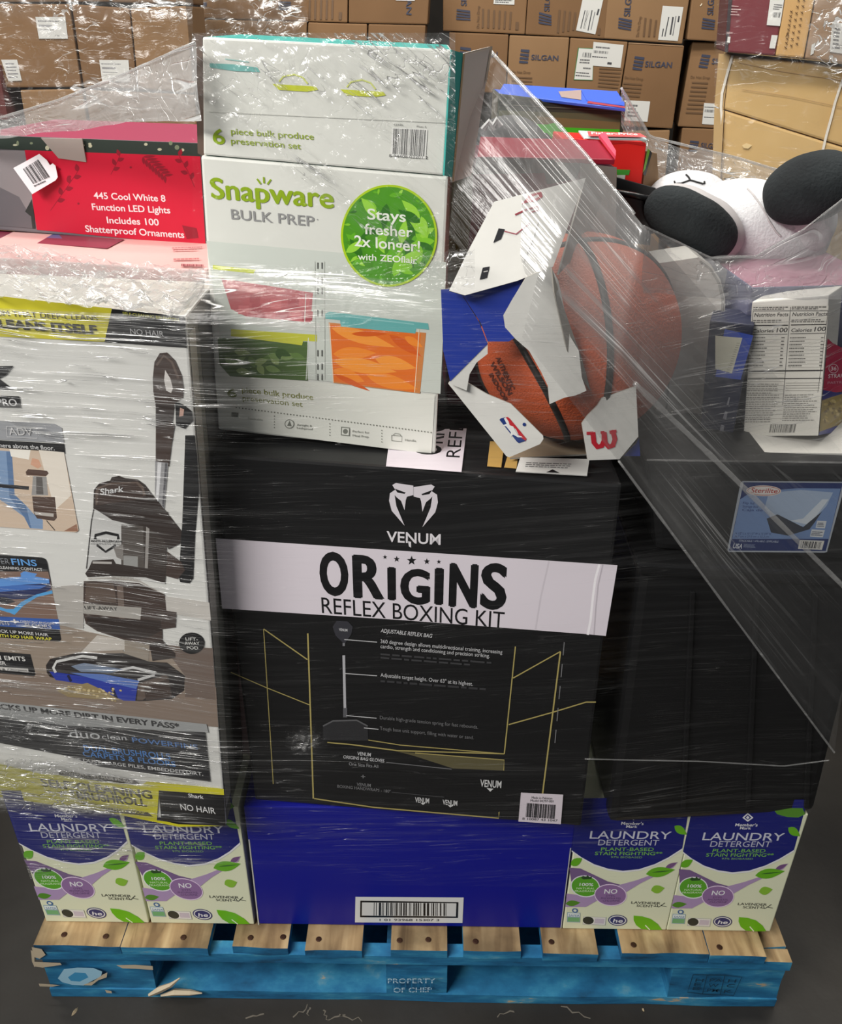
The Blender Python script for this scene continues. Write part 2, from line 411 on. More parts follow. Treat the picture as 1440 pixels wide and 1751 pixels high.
# ------------------------------------------------------------------ detergent boxes and blue case
DF = Face((0, .04, .143))
cream = mat('detergent_board', (228, 231, 200), .45, .4)
navy = (24, 30, 112); leafg = (104, 176, 34); leafd = (86, 140, 44); wht = (232, 232, 236)
def detergent(dx, label):
    x0, x1 = .412+dx, .580+dx
    o = cuboid('detergent_box', x0, x1, .04, .34, .1450, .418, cream, bevel=.0015)
    return tag(o, label, 'detergent box', 'boxes of laundry detergent on the pallet deck')
det = detergent(0, 'navy and cream laundry detergent box at the right end of the pallet deck')
A = Art(DF, S5)
cur = [(656, 276), (700, 310), (760, 345), (830, 368), (900, 378), (980, 370), (1060, 345), (1130, 312), (1203, 268)]
A.poly(wht, [(x, y+8) for x, y in cur]+[(1206, 262), (660, 262)])
A.poly(navy, [(712, 20), (1270, 20)]+cur[::-1])
A.poly(leafd, [(1095, 60), (1245, 62), (1258, 92), (1225, 108), (1170, 106), (1120, 92)])
A.leaf(leafg, 1175, 158, 1233, 200, 20).leaf(leafg, 645, 350, 706, 316, 18)
A.poly((122, 96, 140), [(636, 362), (690, 366), (750, 395), (820, 430), (880, 446), (900, 470), (760, 470), (640, 430)])
A.poly((176, 150, 190), [(880, 446), (960, 425), (1040, 398), (1100, 372), (1176, 334), (1150, 362), (1060, 402), (980, 440), (900, 486), (840, 520), (760, 524), (700, 556), (600, 556), (612, 490), (700, 500), (800, 480)])
A.leaf((120, 84, 130), 1110, 366, 1172, 336, 10)
A.leaf(leafg, 1012, 394, 1158, 372, 24).leaf((60, 110, 40), 1040, 386, 1150, 376, 3).leaf((140, 190, 60), 1030, 474, 1098, 462, 20).leaf(leafd, 602, 540, 676, 534, 14)
A.ell(wht, 707, 454, 72, 54).ell((92, 166, 44), 707, 454, 67, 49).poly((46, 78, 40), [(690, 412), (700, 402), (716, 408), (722, 398), (732, 408), (746, 406), (740, 418), (700, 420)])
A.text(wht, '100%', 678, 452, 746, 453, 15, .02).text((210, 236, 190), 'NATURAL', 662, 468, 752, 469, 9, .01).text((210, 236, 190), 'FRAGRANCE', 652, 482, 766, 482, 9, .01)
A.ell((236, 214, 240), 828, 497, 80, 54).ell((146, 112, 160), 828, 497, 76, 50)
A.text(wht, 'NO', 796, 490, 860, 490, 23, .03)
dp = (70, 44, 90)
A.text(dp, 'DYES,', 804, 505, 850, 505, 9).text(dp, 'PHOSPHATES,', 778, 517, 878, 518, 9).text(dp, 'CHLORINE', 786, 529, 870, 529, 9)
dg = (70, 72, 66)
A.text(dg, 'LAVENDER', 925, 539, 1068, 543, 12, .01).text(dg, 'SCENT', 950, 555, 1030, 558, 12, .01)
A.line(dg, [(1034, 552), (1060, 556), (1092, 536)], 3).line(dg, [(1056, 556), (1052, 540)], 3).line(dg, [(1072, 549), (1098, 554)], 3).line(dg, [(1040, 554), (1046, 544)], 3)
A.poly((150, 176, 190), [(606, 582), (670, 584), (664, 632), (600, 630)]).poly((232, 240, 236), [(609, 585), (667, 587), (665, 604), (606, 602)]).poly((120, 178, 120), [(607, 606), (665, 608), (662, 629), (603, 627)])
A.text((60, 110, 160), 'SAFER', 611, 601, 664, 603, 10, .01).ell((74, 110, 160), 645, 573, 15, 11).ell((226, 232, 214), 645, 573, 8, 6)
A.poly((190, 190, 186), [(684, 602), (796, 606), (788, 646), (676, 641)]).poly((236, 234, 226), [(687, 604), (793, 608), (786, 643), (680, 638)]).ell((48, 52, 46), 706, 622, 27, 19).poly((208, 196, 206), [(740, 612), (788, 614), (782, 638), (734, 636)])
A.ell((52, 54, 108), 851, 621, 47, 27).ell((232, 232, 228), 851, 621, 42, 23).ell((52, 54, 108), 851, 621, 37, 19).text(wht, 'he', 826, 631, 874, 632, 18, .03, .15)
A.poly((112, 188, 22), [(932, 598), (975, 602), (1015, 614), (1048, 640), (1066, 668), (1010, 668), (964, 664), (940, 645), (930, 620)])
A.line((240, 244, 220), [(985, 645), (1005, 668)], 5)
A.build('printed_artwork', det)
A = Art(DF, S5, .0008)
sil = (206, 208, 222)
A.text(sil, 'LAUNDRY', 750, 218, 1148, 221, 39, .006).text((186, 188, 206), 'DETERGENT', 788, 251, 1086, 252, 29, .004)
A.text((116, 178, 84), 'PLANT-BASED', 800, 278, 1060, 279, 17, .012).text((116, 178, 84), 'STAIN FIGHTING**', 768, 299, 1100, 300, 17, .012).text((130, 178, 110), '97% BIOBASED', 846, 314, 1000, 315, 9)
A.text(wht, "Member's", 912, 150, 1022, 151, 15, .015).text(wht, 'Mark', 935, 165, 990, 166, 13, .015)
A.poly(wht, [(975, 84), (1003, 108), (975, 128), (948, 108)]).poly(navy, [(975, 92), (993, 108), (975, 120), (958, 108)]).poly(wht, [(975, 98), (984, 108), (975, 116), (966, 108)])
A.build('printed_lettering', det)
DET = [(-.169, 'navy and cream laundry detergent box second from the right end, beside the blue case'),
       (-.840, 'navy and cream laundry detergent box directly left of the blue case'),
       (-1.012, 'navy and cream laundry detergent box at the left end of the pallet deck')]
for dx, lab in DET:
    c = det.copy(); C.objects.link(c); c.location = det.location+V((dx, 0, 0)); c['label'] = lab
    for ch in det.children:
        d = ch.copy(); C.objects.link(d); d.parent = c
blue_m = mat('royal_blue_case', (14, 20, 138), .38, .45)
edge_m = mat('case_board_edge', (196, 196, 190), .6)
bc = cuboid('shipping_case', -.252, .2405, .041, .94, .1450, .418, blue_m, bevel=.0015)
tag(bc, 'plain royal blue shipping case with a barcode sticker, centre of the pallet deck', 'carton')
A = Art(Face((0, .041, .143)), S7, .0006)
wst = (228, 228, 226)
A.poly(wst, [(499, 415), (943, 418), (938, 522), (497, 520)]); A.build('barcode_sticker', bc)
A = Art(Face((0, .041, .143)), S7, .0010); blk_i = (18, 18, 20)
A.poly(blk_i, [(519, 430), (921, 436), (919, 501), (518, 498)]).poly((222, 222, 220), [(526, 437), (913, 441), (911, 495), (525, 491)])
A.bars(blk_i, (575, 438), (872, 441), (872, 493), (574, 491), 30, 4)
A.text((80, 80, 84), '1 01 93968 15307 3', 598, 513, 842, 514, 9, .01); A.build('barcode_print', bc)
A = Art(Face((0, .041, .143)), S7, .0005)
A.line(edge_m, [(62, 180), (102, 532)], 5).part('board_edge', bc, 'board_edge').line(edge_m, [(1382, 215), (1342, 545)], 4); A.build('board_edge', bc)
# ------------------------------------------------------------------ vacuum carton
SF = Face((-.271, .006, .42), 6.6)
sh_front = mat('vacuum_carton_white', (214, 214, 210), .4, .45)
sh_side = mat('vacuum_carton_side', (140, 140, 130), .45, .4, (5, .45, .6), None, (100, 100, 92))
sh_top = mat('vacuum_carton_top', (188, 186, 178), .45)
tl = proj(SF.w(318, 540)-SF.u*.415); bl_ = proj(SF.w(387, 1411)-SF.u*.405)
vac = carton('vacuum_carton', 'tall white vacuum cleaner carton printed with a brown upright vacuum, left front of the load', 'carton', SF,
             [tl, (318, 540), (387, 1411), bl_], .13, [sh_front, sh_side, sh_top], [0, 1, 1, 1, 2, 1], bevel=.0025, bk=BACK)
A = Art(SF, R8, .0006)
dkb, brn, brm, blk = (50, 41, 38), (66, 53, 48), (96, 82, 74), (22, 22, 24)
# room scene printed on the carton
A.poly((176, 172, 166), [(-150, 860), (340, 800), (520, 790), (515, 1060), (-150, 1000)]).poly((196, 192, 186), [(1010, 860), (1290, 900), (1300, 1010), (1010, 960)])
A.poly((150, 136, 122), [(-150, 1000), (380, 1040), (760, 1130), (760, 1200), (1000, 1160), (1310, 1215), (1345, 1665), (-170, 1590)])
A.poly((134, 118, 106), [(-150, 1300), (300, 1340), (800, 1500), (1330, 1420), (1345, 1665), (-170, 1590)])
A.poly((196, 190, 182), [(600, 1100), (770, 1130), (770, 1190), (500, 1205)]).poly((112, 98, 90), [(1000, 1160), (1310, 1180), (1330, 1500), (1140, 1480), (1140, 1350)])
A.at(T7).poly((206, 198, 52), [(-250, 66), (690, 170), (645, 375), (-250, 330)])
A.poly((26, 26, 28), [(690, 172), (1138, 220), (1150, 412), (645, 377)])
A.at(R4).poly((152, 154, 158), [(-120, 1112), (330, 1136), (372, 1160), (386, 1250), (-120, 1225)]).poly(blk, [(-120, 1228), (386, 1256), (392, 1314), (-120, 1280)])
A.at(R8).poly((204, 184, 164), [(-120, -60), (396, -25), (486, 455), (470, 468), (-120, 425)])
A.poly((226, 218, 206), [(240, -40), (396, -25), (440, 240), (340, 330)]).poly((150, 112, 92), [(395, 460), (474, 415), (482, 462)])
A.poly((126, 152, 186), [(-100, -45), (75, -30), (92, 235), (160, 300), (210, 355), (266, 392), (266, 448), (186, 442), (150, 372), (60, 305), (-100, 200)])
A.poly((92, 120, 158), [(75, -30), (92, 235), (160, 300), (195, 440), (186, 442), (150, 372), (60, 250), (40, -30)]).poly((236, 232, 222), [(60, -45), (190, -40), (180, 20), (70, 0)])
A.poly((206, 158, 132), [(190, 50), (200, 10), (240, 20), (258, 60), (235, 75)]).line((40, 40, 44), [(-100, 172), (180, 195)], 22)
A.poly((86, 66, 58), [(160, 95), (175, 78), (290, 88), (302, 104), (285, 122), (165, 115)]).poly((150, 148, 146), [(205, 120), (288, 124), (298, 240), (196, 240)]).poly((96, 92, 90), [(225, 125), (262, 128), (270, 235), (225, 232)])
A.poly((82, 64, 56), [(200, 246), (340, 250), (352, 378), (335, 397), (230, 382), (210, 350)]).poly((184, 178, 172), [(212, 340), (332, 352), (332, 372), (220, 360)]).line(blk, [(288, 394), (340, 455)], 5)
A.at(T8).poly(blk, [(-120, 362), (395, 398), (428, 412), (445, 450), (577, 1165), (560, 1184), (-120, 1140)])
A.poly((128, 104, 92), [(-120, 530), (455, 530), (548, 980), (-120, 950)]).poly((44, 52, 92), [(-120, 590), (470, 600), (480, 690), (330, 780), (-120, 800)])
A.poly((96, 148, 214), [(-120, 610), (100, 585), (200, 578), (195, 545), (230, 528), (350, 550), (330, 575), (460, 600), (465, 640), (250, 650), (-120, 680)]).poly((70, 112, 184), [(-120, 680), (200, 655), (440, 660), (380, 690), (-120, 730)])
A.poly((20, 22, 34), [(-120, 760), (60, 770), (150, 810), (60, 840), (-120, 830)]).poly((84, 160, 216), [(-60, 840), (60, 880), (130, 880), (200, 815), (340, 745), (490, 705), (495, 735), (350, 768), (220, 850), (140, 935), (90, 915), (-60, 870)])
A.poly((52, 92, 168), [(-120, 945), (552, 976), (566, 1074), (-120, 1035)])
A.poly(blk, [(-120, 1270), (288, 1303), (336, 1490), (322, 1510), (-120, 1470)]).poly((196, 194, 190), [(-120, 1412), (266, 1438), (269, 1474), (-120, 1442)])
A.at(R8)
# upright vacuum
loop = [(942, 600), (952, 500), (985, 445), (1030, 440), (1080, 490), (1120, 580), (1132, 660), (1128, 720), (1090, 745), (1060, 780), (960, 770), (945, 680)]
A.at(T7).poly(brn, loop).poly((212, 208, 204), [(1018, 548), (1050, 600), (1066, 660), (1055, 690), (1025, 675), (1012, 610)]).line(brm, [(965, 520), (1010, 460), (1060, 500), (1100, 600)], 14)
A.poly(dkb, [(960, 760), (1075, 770), (1060, 900), (1046, 1010), (962, 1010)]).poly(blk, [(1080, 740), (1130, 760), (1180, 800), (1190, 860), (1140, 910), (1085, 890)]).poly((186, 150, 136), [(1110, 780), (1135, 790), (1130, 830), (1105, 835)])
A.at(R4).poly(brn, [(935, 1130), (1050, 1140), (1030, 1260), (1014, 1390), (934, 1380)])
A.at(R8).poly((150, 150, 152), [(957, 28), (1037, 40), (1012, 330), (955, 232)]).poly((216, 216, 218), [(972, 35), (996, 38), (975, 290), (962, 250)]).poly((90, 90, 94), [(1018, 40), (1034, 42), (1010, 320), (1000, 300)])
A.poly(blk, [(1142, -130), (1200, -130), (1216, 0), (1226, 200), (1202, 480), (1190, 752), (1166, 782), (1110, 772), (1090, 700), (1108, 640), (1124, 400)])
A.poly(brn, [(1030, 585), (1118, 650), (1140, 700), (1095, 755), (1022, 735)])
A.poly((196, 196, 194), [(580, 320), (700, 395), (830, 420), (1036, 350), (1018, 785), (528, 695)])
A.poly((84, 78, 74), [(748, 420), (905, 425), (890, 700), (748, 685)]).poly((128, 124, 120), [(700, 560), (760, 540), (760, 640), (720, 620)]).poly((60, 52, 48), [(880, 340), (1036, 340), (1020, 760), (890, 700)]).poly((150, 146, 142), [(905, 350), (925, 350), (910, 720), (892, 715)])
A.poly((150, 150, 148), [(762, 610), (850, 615), (850, 680), (762, 672)]).line((60, 58, 58), [(580, 325), (565, 400), (535, 690)], 8)
A.poly(dkb, [(576, 320), (580, 205), (612, 166), (680, 148), (690, 128), (735, 119), (772, 133), (850, 142), (892, 172), (940, 235), (1030, 345), (1120, 460), (1112, 535), (1040, 572), (1000, 500), (900, 430), (800, 418), (690, 390), (600, 330)])
A.poly(brm, [(600, 190), (690, 160), (850, 155), (885, 185), (900, 240), (620, 290), (590, 300), (588, 220)]).poly(brn, [(610, 200), (690, 170), (840, 165), (875, 200), (885, 260), (600, 300)])
A.poly(dkb, [(548, 690), (570, 640), (700, 632), (716, 660), (1020, 705), (1018, 780), (900, 745), (700, 735), (540, 742), (526, 720)]).line((176, 172, 168), [(572, 652), (690, 655)], 14)
A.line((176, 170, 164), [(545, 752), (700, 748), (860, 768), (1010, 850)], 7).scribble((150, 144, 138), (690, 738), (880, 745), (880, 768), (690, 758), 4, 2, .5)
A.poly(brn, [(517, 768), (700, 765), (860, 780), (1016, 850), (1025, 950), (1088, 958), (1082, 1052), (1000, 1062), (1004, 1180), (920, 1192), (770, 1130), (600, 1075), (530, 1030), (514, 965)])
A.poly(brm, [(530, 780), (700, 775), (720, 900), (525, 895)]).poly((112, 98, 90), [(720, 790), (760, 795), (770, 1000), (735, 1000)]).poly(dkb, [(540, 985), (990, 1010), (1000, 1070), (900, 1120), (770, 1120), (600, 1065), (535, 1025)])
A.poly((168, 164, 158), [(517, 905), (872, 930), (866, 1004), (514, 966)])
A.poly((150, 140, 128), [(768, 1128), (922, 1158), (916, 1262), (770, 1235)]).poly(dkb, [(922, 1150), (1000, 1130), (1082, 1212), (1080, 1240), (940, 1258)])
A.poly((36, 30, 30), [(285, 1285), (310, 1246), (500, 1203), (620, 1212), (760, 1210), (920, 1262), (1030, 1268), (1140, 1350), (1135, 1440), (1060, 1492), (862, 1506), (760, 1498), (600, 1410), (310, 1358), (290, 1330)])
A.poly((40, 58, 160), [(305, 1322), (470, 1345), (640, 1380), (852, 1390), (834, 1504), (762, 1502), (560, 1408), (345, 1375)]).poly((90, 120, 190), [(430, 1330), (640, 1340), (860, 1380), (840, 1430), (640, 1385)])
A.line((214, 214, 212), [(600, 1240), (510, 1228), (350, 1262), (330, 1300), (345, 1330)], 16).line((206, 206, 206), [(700, 1320), (820, 1298), (960, 1330), (950, 1345), (850, 1375)], 16)
A.poly((120, 134, 156), [(440, 1290), (520, 1270), (760, 1310), (690, 1330), (500, 1325)]).poly(brm, [(850, 1400), (1020, 1340), (1040, 1360), (880, 1500), (845, 1500)]).poly(brn, [(890, 1420), (1040, 1365), (1060, 1480), (900, 1500)])
A.line((20, 22, 60), [(420, 1345), (440, 1385)], 16).line((20, 22, 60), [(690, 1420), (720, 1490)], 18)
A.poly((150, 132, 92), [(350, 1440), (430, 1415), (540, 1393), (640, 1440), (745, 1500), (560, 1490), (420, 1478)])
r1 = random.Random(5)
for i in range(46):
    t = r1.random(); x = 370+350*t+r1.uniform(-30, 30); y = 1405+85*t*r1.random()+r1.uniform(8, 40)*(1-t)+20*t
    A.ell(r1.choice(((196, 176, 128), (170, 150, 106), (210, 194, 150))), x, y, 9, 6, 20, 7)
A.ell(blk, 1182, 1148, 78, 66)
A.line(blk, [(588, 508), (590, 484), (655, 468), (728, 484), (730, 508)], 17).line(blk, [(598, 543), (652, 586), (714, 546)], 14)
A.at(T7).poly(blk, [(-120, 528), (86, 522), (36, 582), (-5, 600), (50, 640), (86, 668), (-120, 660)]).poly(blk, [(-120, 700), (122, 710), (130, 780), (-120, 772)])
A.build('printed_artwork', vac)
A = Art(SF, R8, .0014)
g2 = (206, 206, 206)
A.text(g2, 'Shark', 620, 234, 764, 214, 36, .02, .2).text(blk, 'ANTI-ALLERGEN', 562, 525, 750, 527, 14, .015).text((90, 90, 90), 'COMPLETE SEAL', 562, 540, 750, 542, 8)
A.text((46, 44, 42), 'LIFT-AWAY', 525, 938, 726, 946, 22)
for t, y, x0, x1 in (('LIFT-', 1130, 1146, 1222), ('AWAY', 1156, 1140, 1232), ('POD', 1184, 1154, 1224)): A.text((214, 214, 210), t, x0, y, x1, y+2, 19, .012)
A.at(T7).text((60, 56, 20), 'VACUUM THAT DEEP-CLEANS', -175, 204, 606, 246, 37).text((36, 34, 16), 'AND CLEANS ITSELF', -330, 266, 602, 326, 54, .02, fat=3)
A.text((190, 188, 70), 'SELF-CLEANING BRUSHROLL', 760, 206, 1112, 247, 17, .01).text((190, 190, 192), 'NO HAIR', 808, 325, 1014, 342, 34)
A.text(g2, 'PRO', -8, 765, 112, 768, 44, .012)
A.at(R4).text(g2, 'ADV', 62, 1199, 202, 1206, 46).text(g2, 'anywhere above the floor.', -80, 1270, 332, 1292, 26, .015)
for ln in ([(42, 1150), (220, 1158), (226, 1222), (46, 1212), (42, 1150)],): A.line(g2, ln, 3)
A.at(T8).text((120, 124, 130), 'POWER', -165, 446, 102, 460, 58).text((98, 158, 220), 'FINS', 120, 462, 355, 476, 60, .02).text(g2, 'CLEANING CONTACT', -12, 498, 405, 522, 26, .02)
A.text(g2, 'CARPETS', -85, 1018, 96, 1028, 34, .01).text(g2, '+', 112, 1020, 190, 1022, 60, .03).text(g2, 'DIRECTLY ENGAGE', 200, 998, 515, 1020, 17, .01).text(g2, 'FLOORS', 245, 1044, 490, 1058, 37, .012)
A.text(g2, 'PICK UP MORE HAIR', -25, 1092, 460, 1132, 28, .02).text((220, 214, 70), 'WITH NO HAIR WRAP', -50, 1134, 492, 1172, 29, .02)
A.text((220, 220, 216), 'CLEAN EMITS', -215, 1340, 246, 1364, 42, .015).text((220, 220, 216), 'AIR', -36, 1394, 66, 1402, 37, .015).text((60, 60, 60), 'Dirt, Pet & Allergens', -160, 1440, 258, 1462, 20)
A.text((70, 66, 62), '*vs. standard upright vacuum', 90, 1180, 410, 1200, 8)
A.build('printed_lettering', vac)
A = Art(SF, S1, .0015)
A.poly((156, 158, 158), [(-140, 112), (1158, 252), (1168, 298), (380, 262), (-140, 196)])
A.poly((26, 26, 30), [(-140, 194), (380, 260), (1150, 298), (1178, 574), (560, 490), (380, 430), (-140, 330)])
A.poly((40, 34, 32), [(340, 512), (750, 562), (792, 592), (560, 570), (330, 534)])
A.poly((204, 198, 44), [(-140, 440), (230, 530), (330, 538), (560, 572), (792, 594), (830, 570), (1254, 614), (1256, 650), (892, 622), (880, 790), (960, 800), (1240, 822), (1000, 826), (600, 745), (-140, 640)])
A.poly((60, 54, 30), [(560, 712), (830, 745), (860, 770), (600, 742)]).poly((22, 22, 24), [(890, 624), (1256, 648), (1264, 820), (1000, 812), (905, 790)])
A.text((46, 46, 48), 'PACKS UP MORE DIRT IN EVERY PASS*', -62, 158, 1008, 279, 30, .015, fat=2)
A.text((196, 198, 200), 'duo', 395, 326, 565, 336, 50).text((190, 192, 194), 'clean', 575, 334, 712, 342, 28).text((78, 120, 180), 'POWERFINS', 745, 352, 1112, 394, 28, .012)
A.text((70, 124, 190), 'DUAL BRUSHROLLS', 475, 400, 958, 450, 34, .015).text((70, 124, 190), 'CARPETS & FLOORS', 470, 430, 988, 490, 30, .012).text((206, 206, 206), 'FINE DUST, LARGE PILES, EMBEDDED DIRT.', 380, 452, 1140, 540, 19, .01)
A.text((206, 204, 196), 'POWERFUL PET HAIR PICKUP', 345, 528, 752, 580, 17, .01).text((46, 44, 20), 'SELF-CLEANING', 240, 598, 856, 670, 46, .012, fat=2).text((46, 44, 20), 'BRUSHROLL', 440, 668, 825, 712, 42, .012, fat=2).text((196, 190, 70), 'NO LONG HAIR WRAP', 470, 716, 816, 756, 17)
A.text((226, 226, 226), 'Shark', 1058, 660, 1143, 670, 21, .03).text((226, 226, 226), 'NO HAIR', 1015, 730, 1210, 754, 34, .006)
A.build('printed_footer', vac)
# dark print on the right side of the carton
SS = Face(SF.w(318, 540), u=BACK, v=(SF.w(318, 540)-SF.w(387, 1411)))
A = Art(SS, FULL, .0006)
q_ = lambda a, b: proj(SS.p0+SS.u*a-SS.v*b)
A.poly((74, 74, 68), [q_(.045, .02), q_(.127, .02), q_(.127, .72), q_(.075, .72), q_(.06, .3)])
A.poly((30, 30, 30), [q_(.08, .30), q_(.12, .27), q_(.127, .30), q_(.127, .55), q_(.085, .5)]).poly((186, 184, 174), [q_(.004, .02), q_(.03, .02), q_(.035, .72), q_(.004, .72)])
A.build('side_print', vac)

# ------------------------------------------------------------------ boxing kit carton
VF = Face((0, .030, .42), 5.2)
vm = mat('matt_black_board', (24, 24, 25), .42, .4, None, (30, .08, .002))
vm_top = mat('matt_black_board_top', (26, 27, 28), .45, .4)
VQ = [(362, 776), (1064, 828), (994, 1413), (436, 1368)]
ven = carton('boxing_kit_carton', 'large black reflex boxing kit carton with a white band across its front', 'carton', VF, VQ, .60, [vm, vm, vm_top], [0, 1, 1, 1, 2, 1], bevel=.004, bk=BACK)
A = Art(VF, S2, .0006); bw = (220, 212, 220); vb = (20, 20, 22)
A.poly(bw, [(18, 360), (700, 406), (1330, 448), (1392, 452), (1352, 694), (1290, 688), (660, 640), (40, 600)])
A.line((244, 240, 244), [(1330, 449), (1316, 500), (1308, 560), (1300, 640), (1290, 690)], 8).line((190, 182, 190), [(1342, 450), (1326, 520), (1318, 600), (1312, 690)], 5).line((206, 198, 206), [(1158, 438), (1130, 560), (1112, 672)], 6)
def mir(P): return [(1389-x, y+5) for x, y in P]
for hh in ([(622, 178), (634, 171), (694, 180), (694, 212), (672, 218), (668, 230), (664, 264), (652, 232), (637, 220), (630, 212), (636, 250), (664, 317), (620, 266), (611, 232), (614, 206), (632, 194)],):
    A.poly((216, 210, 216), hh).poly((216, 210, 216), mir(hh))
for hh in ([(630, 190), (668, 204), (664, 208), (640, 204)], [(676, 216), (686, 217), (684, 222)]):
    A.poly(vb, hh).poly(vb, mir(hh))
A.text((222, 218, 222), 'VENUM', 603, 371, 787, 382, 36, .028)
A.poly((222, 218, 222), [(676, 370), (686, 372), (686, 392), (679, 388)])
for ch, x0, x1, y, h in (('O', 378, 474, 548, 141), ('R', 490, 594, 558, 140), ('I', 607, 634, 566, 106), ('G', 650, 750, 577, 112), ('I', 766, 795, 581, 118), ('N', 815, 910, 588, 142), ('S', 921, 1009, 594, 148)):
    A.text(vb, ch, x0+4, y, x1-4, y+(x1-x0)*.055, h, .02, fat=5)
for x, y, r in ((597, 424, 8), (637, 431, 11), (688, 436, 17), (740, 439, 11), (781, 440, 8)):
    A.poly(vb, [(x+(r if k % 2 == 0 else r*.42)*math.sin(math.pi*k/5), y-(r if k % 2 == 0 else r*.42)*math.cos(math.pi*k/5)) for k in range(10)])
A.text(vb, 'REFLEX BOXING KIT', 382, 615, 1003, 666, 55)
A.build('printed_band', ven)
A = Art(VF, S3, .0006); au = (170, 156, 96); aud = (92, 86, 60); tw = (196, 196, 198); td = (116, 116, 118)
for ln, wd in (([(182, 70), (215, 600)], 3), ([(182, 70), (332, 175)], 4), ([(333, 85), (352, 650)], 5), ([(70, 218), (190, 270), (340, 330)], 3), ([(1043, 130), (1005, 497)], 4), ([(1035, 238), (1197, 147)], 4), ([(1197, 147), (1135, 640)], 5), ([(1020, 397), (1170, 355), (1285, 320), (1318, 320)], 4), ([(400, 458), (480, 465), (640, 486), (1005, 497)], 4), ([(535, 449), (650, 467), (1005, 497)], 3), ([(355, 650), (560, 680), (986, 717), (987, 696)], 4)):
    A.line(au, ln, wd)
A.poly(aud, [(640, 489), (1005, 518), (1003, 554), (830, 547), (700, 505)]).line(au, [(700, 494), (1005, 518), (1003, 554)], 3)
for k in range(5): A.line((120, 120, 122), [(1210-7*k, 115+75*k), (1206-7*k, 160+75*k)], 3)
A.poly((54, 54, 60), [(418, 62), (432, 42), (470, 44), (487, 62), (482, 88), (458, 122), (428, 92)]).text(tw, 'VENUM', 440, 76, 469, 79, 9, .02)
A.line((176, 176, 180), [(456, 160), (460, 340)], 9).line((120, 120, 124), [(456, 118), (456, 128)], 8).line((90, 90, 94), [(461, 340), (461, 372)], 14)
A.poly((46, 46, 48), [(385, 400), (420, 382), (500, 380), (538, 400), (540, 452), (385, 450)]).line((92, 92, 94), [(385, 402), (420, 384), (500, 382), (538, 402)], 5)
for a, b, c, d in ((458, 106, 570, 115), (460, 222, 570, 230), (465, 366, 568, 375), (525, 408, 575, 413)): A.line(tw, [(a, b), (c, d)], 2.5)
A.text(tw, 'ADJUSTABLE REFLEX BAG', 582, 81, 757, 100, 13, .012, .2)
A.text(tw, '360 degree design allows multidirectional training, increasing', 582, 118, 998, 155, 13).text(tw, 'cardio, strength and conditioning and precision striking.', 582, 135, 955, 168, 13)
A.scribble((62, 62, 64), (582, 150), (990, 182), (990, 206), (582, 174), 2, 3, .5)
A.text(tw, 'Adjustable target height. Over 63" at its highest.', 582, 233, 897, 264, 13).scribble((56, 56, 58), (582, 242), (970, 272), (970, 284), (582, 254), 1, 4, .6)
A.text(td, 'Durable high-grade tension spring for fast rebounds.', 580, 378, 915, 411, 12).text(td, 'Tough base unit support, filling with water or sand.', 580, 415, 900, 447, 12)
A.text(tw, 'VENUM', 502, 501, 548, 506, 12, .02, .15).text(tw, 'ORIGINS BAG GLOVES', 454, 512, 594, 526, 11, .015, .15).text((150, 150, 152), 'One Size Fits All', 474, 536, 574, 545, 11)
A.text(td, '+', 515, 582, 530, 583, 16, .02).text(td, 'VENUM', 500, 606, 548, 610, 11, .015, .15).text(td, 'BOXING HANDWRAPS - 180"', 434, 612, 616, 630, 10, .01, .1)
A.line(td, [(602, 526), (825, 549)], 2.5).line((70, 70, 72), [(620, 628), (800, 645)], 2)
for a, b, w_, h in ((922, 608, 72, 24), (700, 662, 48, 17), (794, 670, 50, 17)):
    A.text((206, 206, 206), 'VENUM', a, b, a+w_, b+w_*.08, h, .03)
A.poly((206, 206, 206), [(945, 614), (968, 616), (957, 626)]).poly((206, 206, 206), [(812, 672), (832, 673), (820, 680)]).poly((206, 206, 206), [(718, 664), (736, 665), (727, 671)])
A.build('printed_instructions', ven)
A = Art(VF, S3, .003); A.poly((214, 204, 212), [(1062, 625), (1206, 632), (1198, 733), (1053, 724)]); A.build('barcode_sticker', ven)
A = Art(VF, S3, .0034); A.bars((26, 26, 28), (1082, 660), (1180, 666), (1176, 714), (1078, 708), 30, 8)
A.text((60, 60, 62), 'Made in Pakistan', 1098, 645, 1168, 648, 8).text((60, 60, 62), '8 10087 43 1047', 1066, 717, 1186, 724, 8).text((60, 60, 62), 'Model 04397-001', 1094, 655, 1172, 658, 8); A.build('barcode_print', ven)
VT = Face(VF.w(790, 806), u=VF.w(1060, 827)-VF.w(370, 777), v=V((0, 1, 0)))
A = Art(VT, FULL, .0012)
A.poly(bw, [(664, 768), (673, 738), (798, 734), (789, 809), (660, 799)]).poly((196, 160, 92), [(838, 756), (863, 757), (857, 801), (833, 799)]).poly((196, 160, 92), [(868, 780), (886, 781), (883, 803), (862, 801)])
A.text(vb, 'REFLEX', 786, 784, 798, 690, 24, 0, 0, (-.99, -.05)); A.text(vb, 'ORIGINS', 752, 780, 770, 690, 46, .05, 0, (-.99, -.05))
A.build('printed_top', ven)
pp = Face(VF.w(945, 818)+V((0, .004, .004)), u=(1, 0, 0), v=(0, .9, .25))
paper = carton('care_leaflet', 'white folded paper slip lying on the black boxing carton under the torn ball box', 'leaflet', pp, [(890, 782), (1008, 785), (1004, 813), (882, 806)], .0012, mat('paper', (216, 216, 212), .7), bevel=0)
A = Art(pp, FULL, .0004); A.scribble((110, 110, 110), (900, 790), (995, 793), (992, 803), (898, 799), 3, 5, .4).poly(vb, [(934, 808), (945, 803), (957, 809)]); A.build('printed_text', paper)

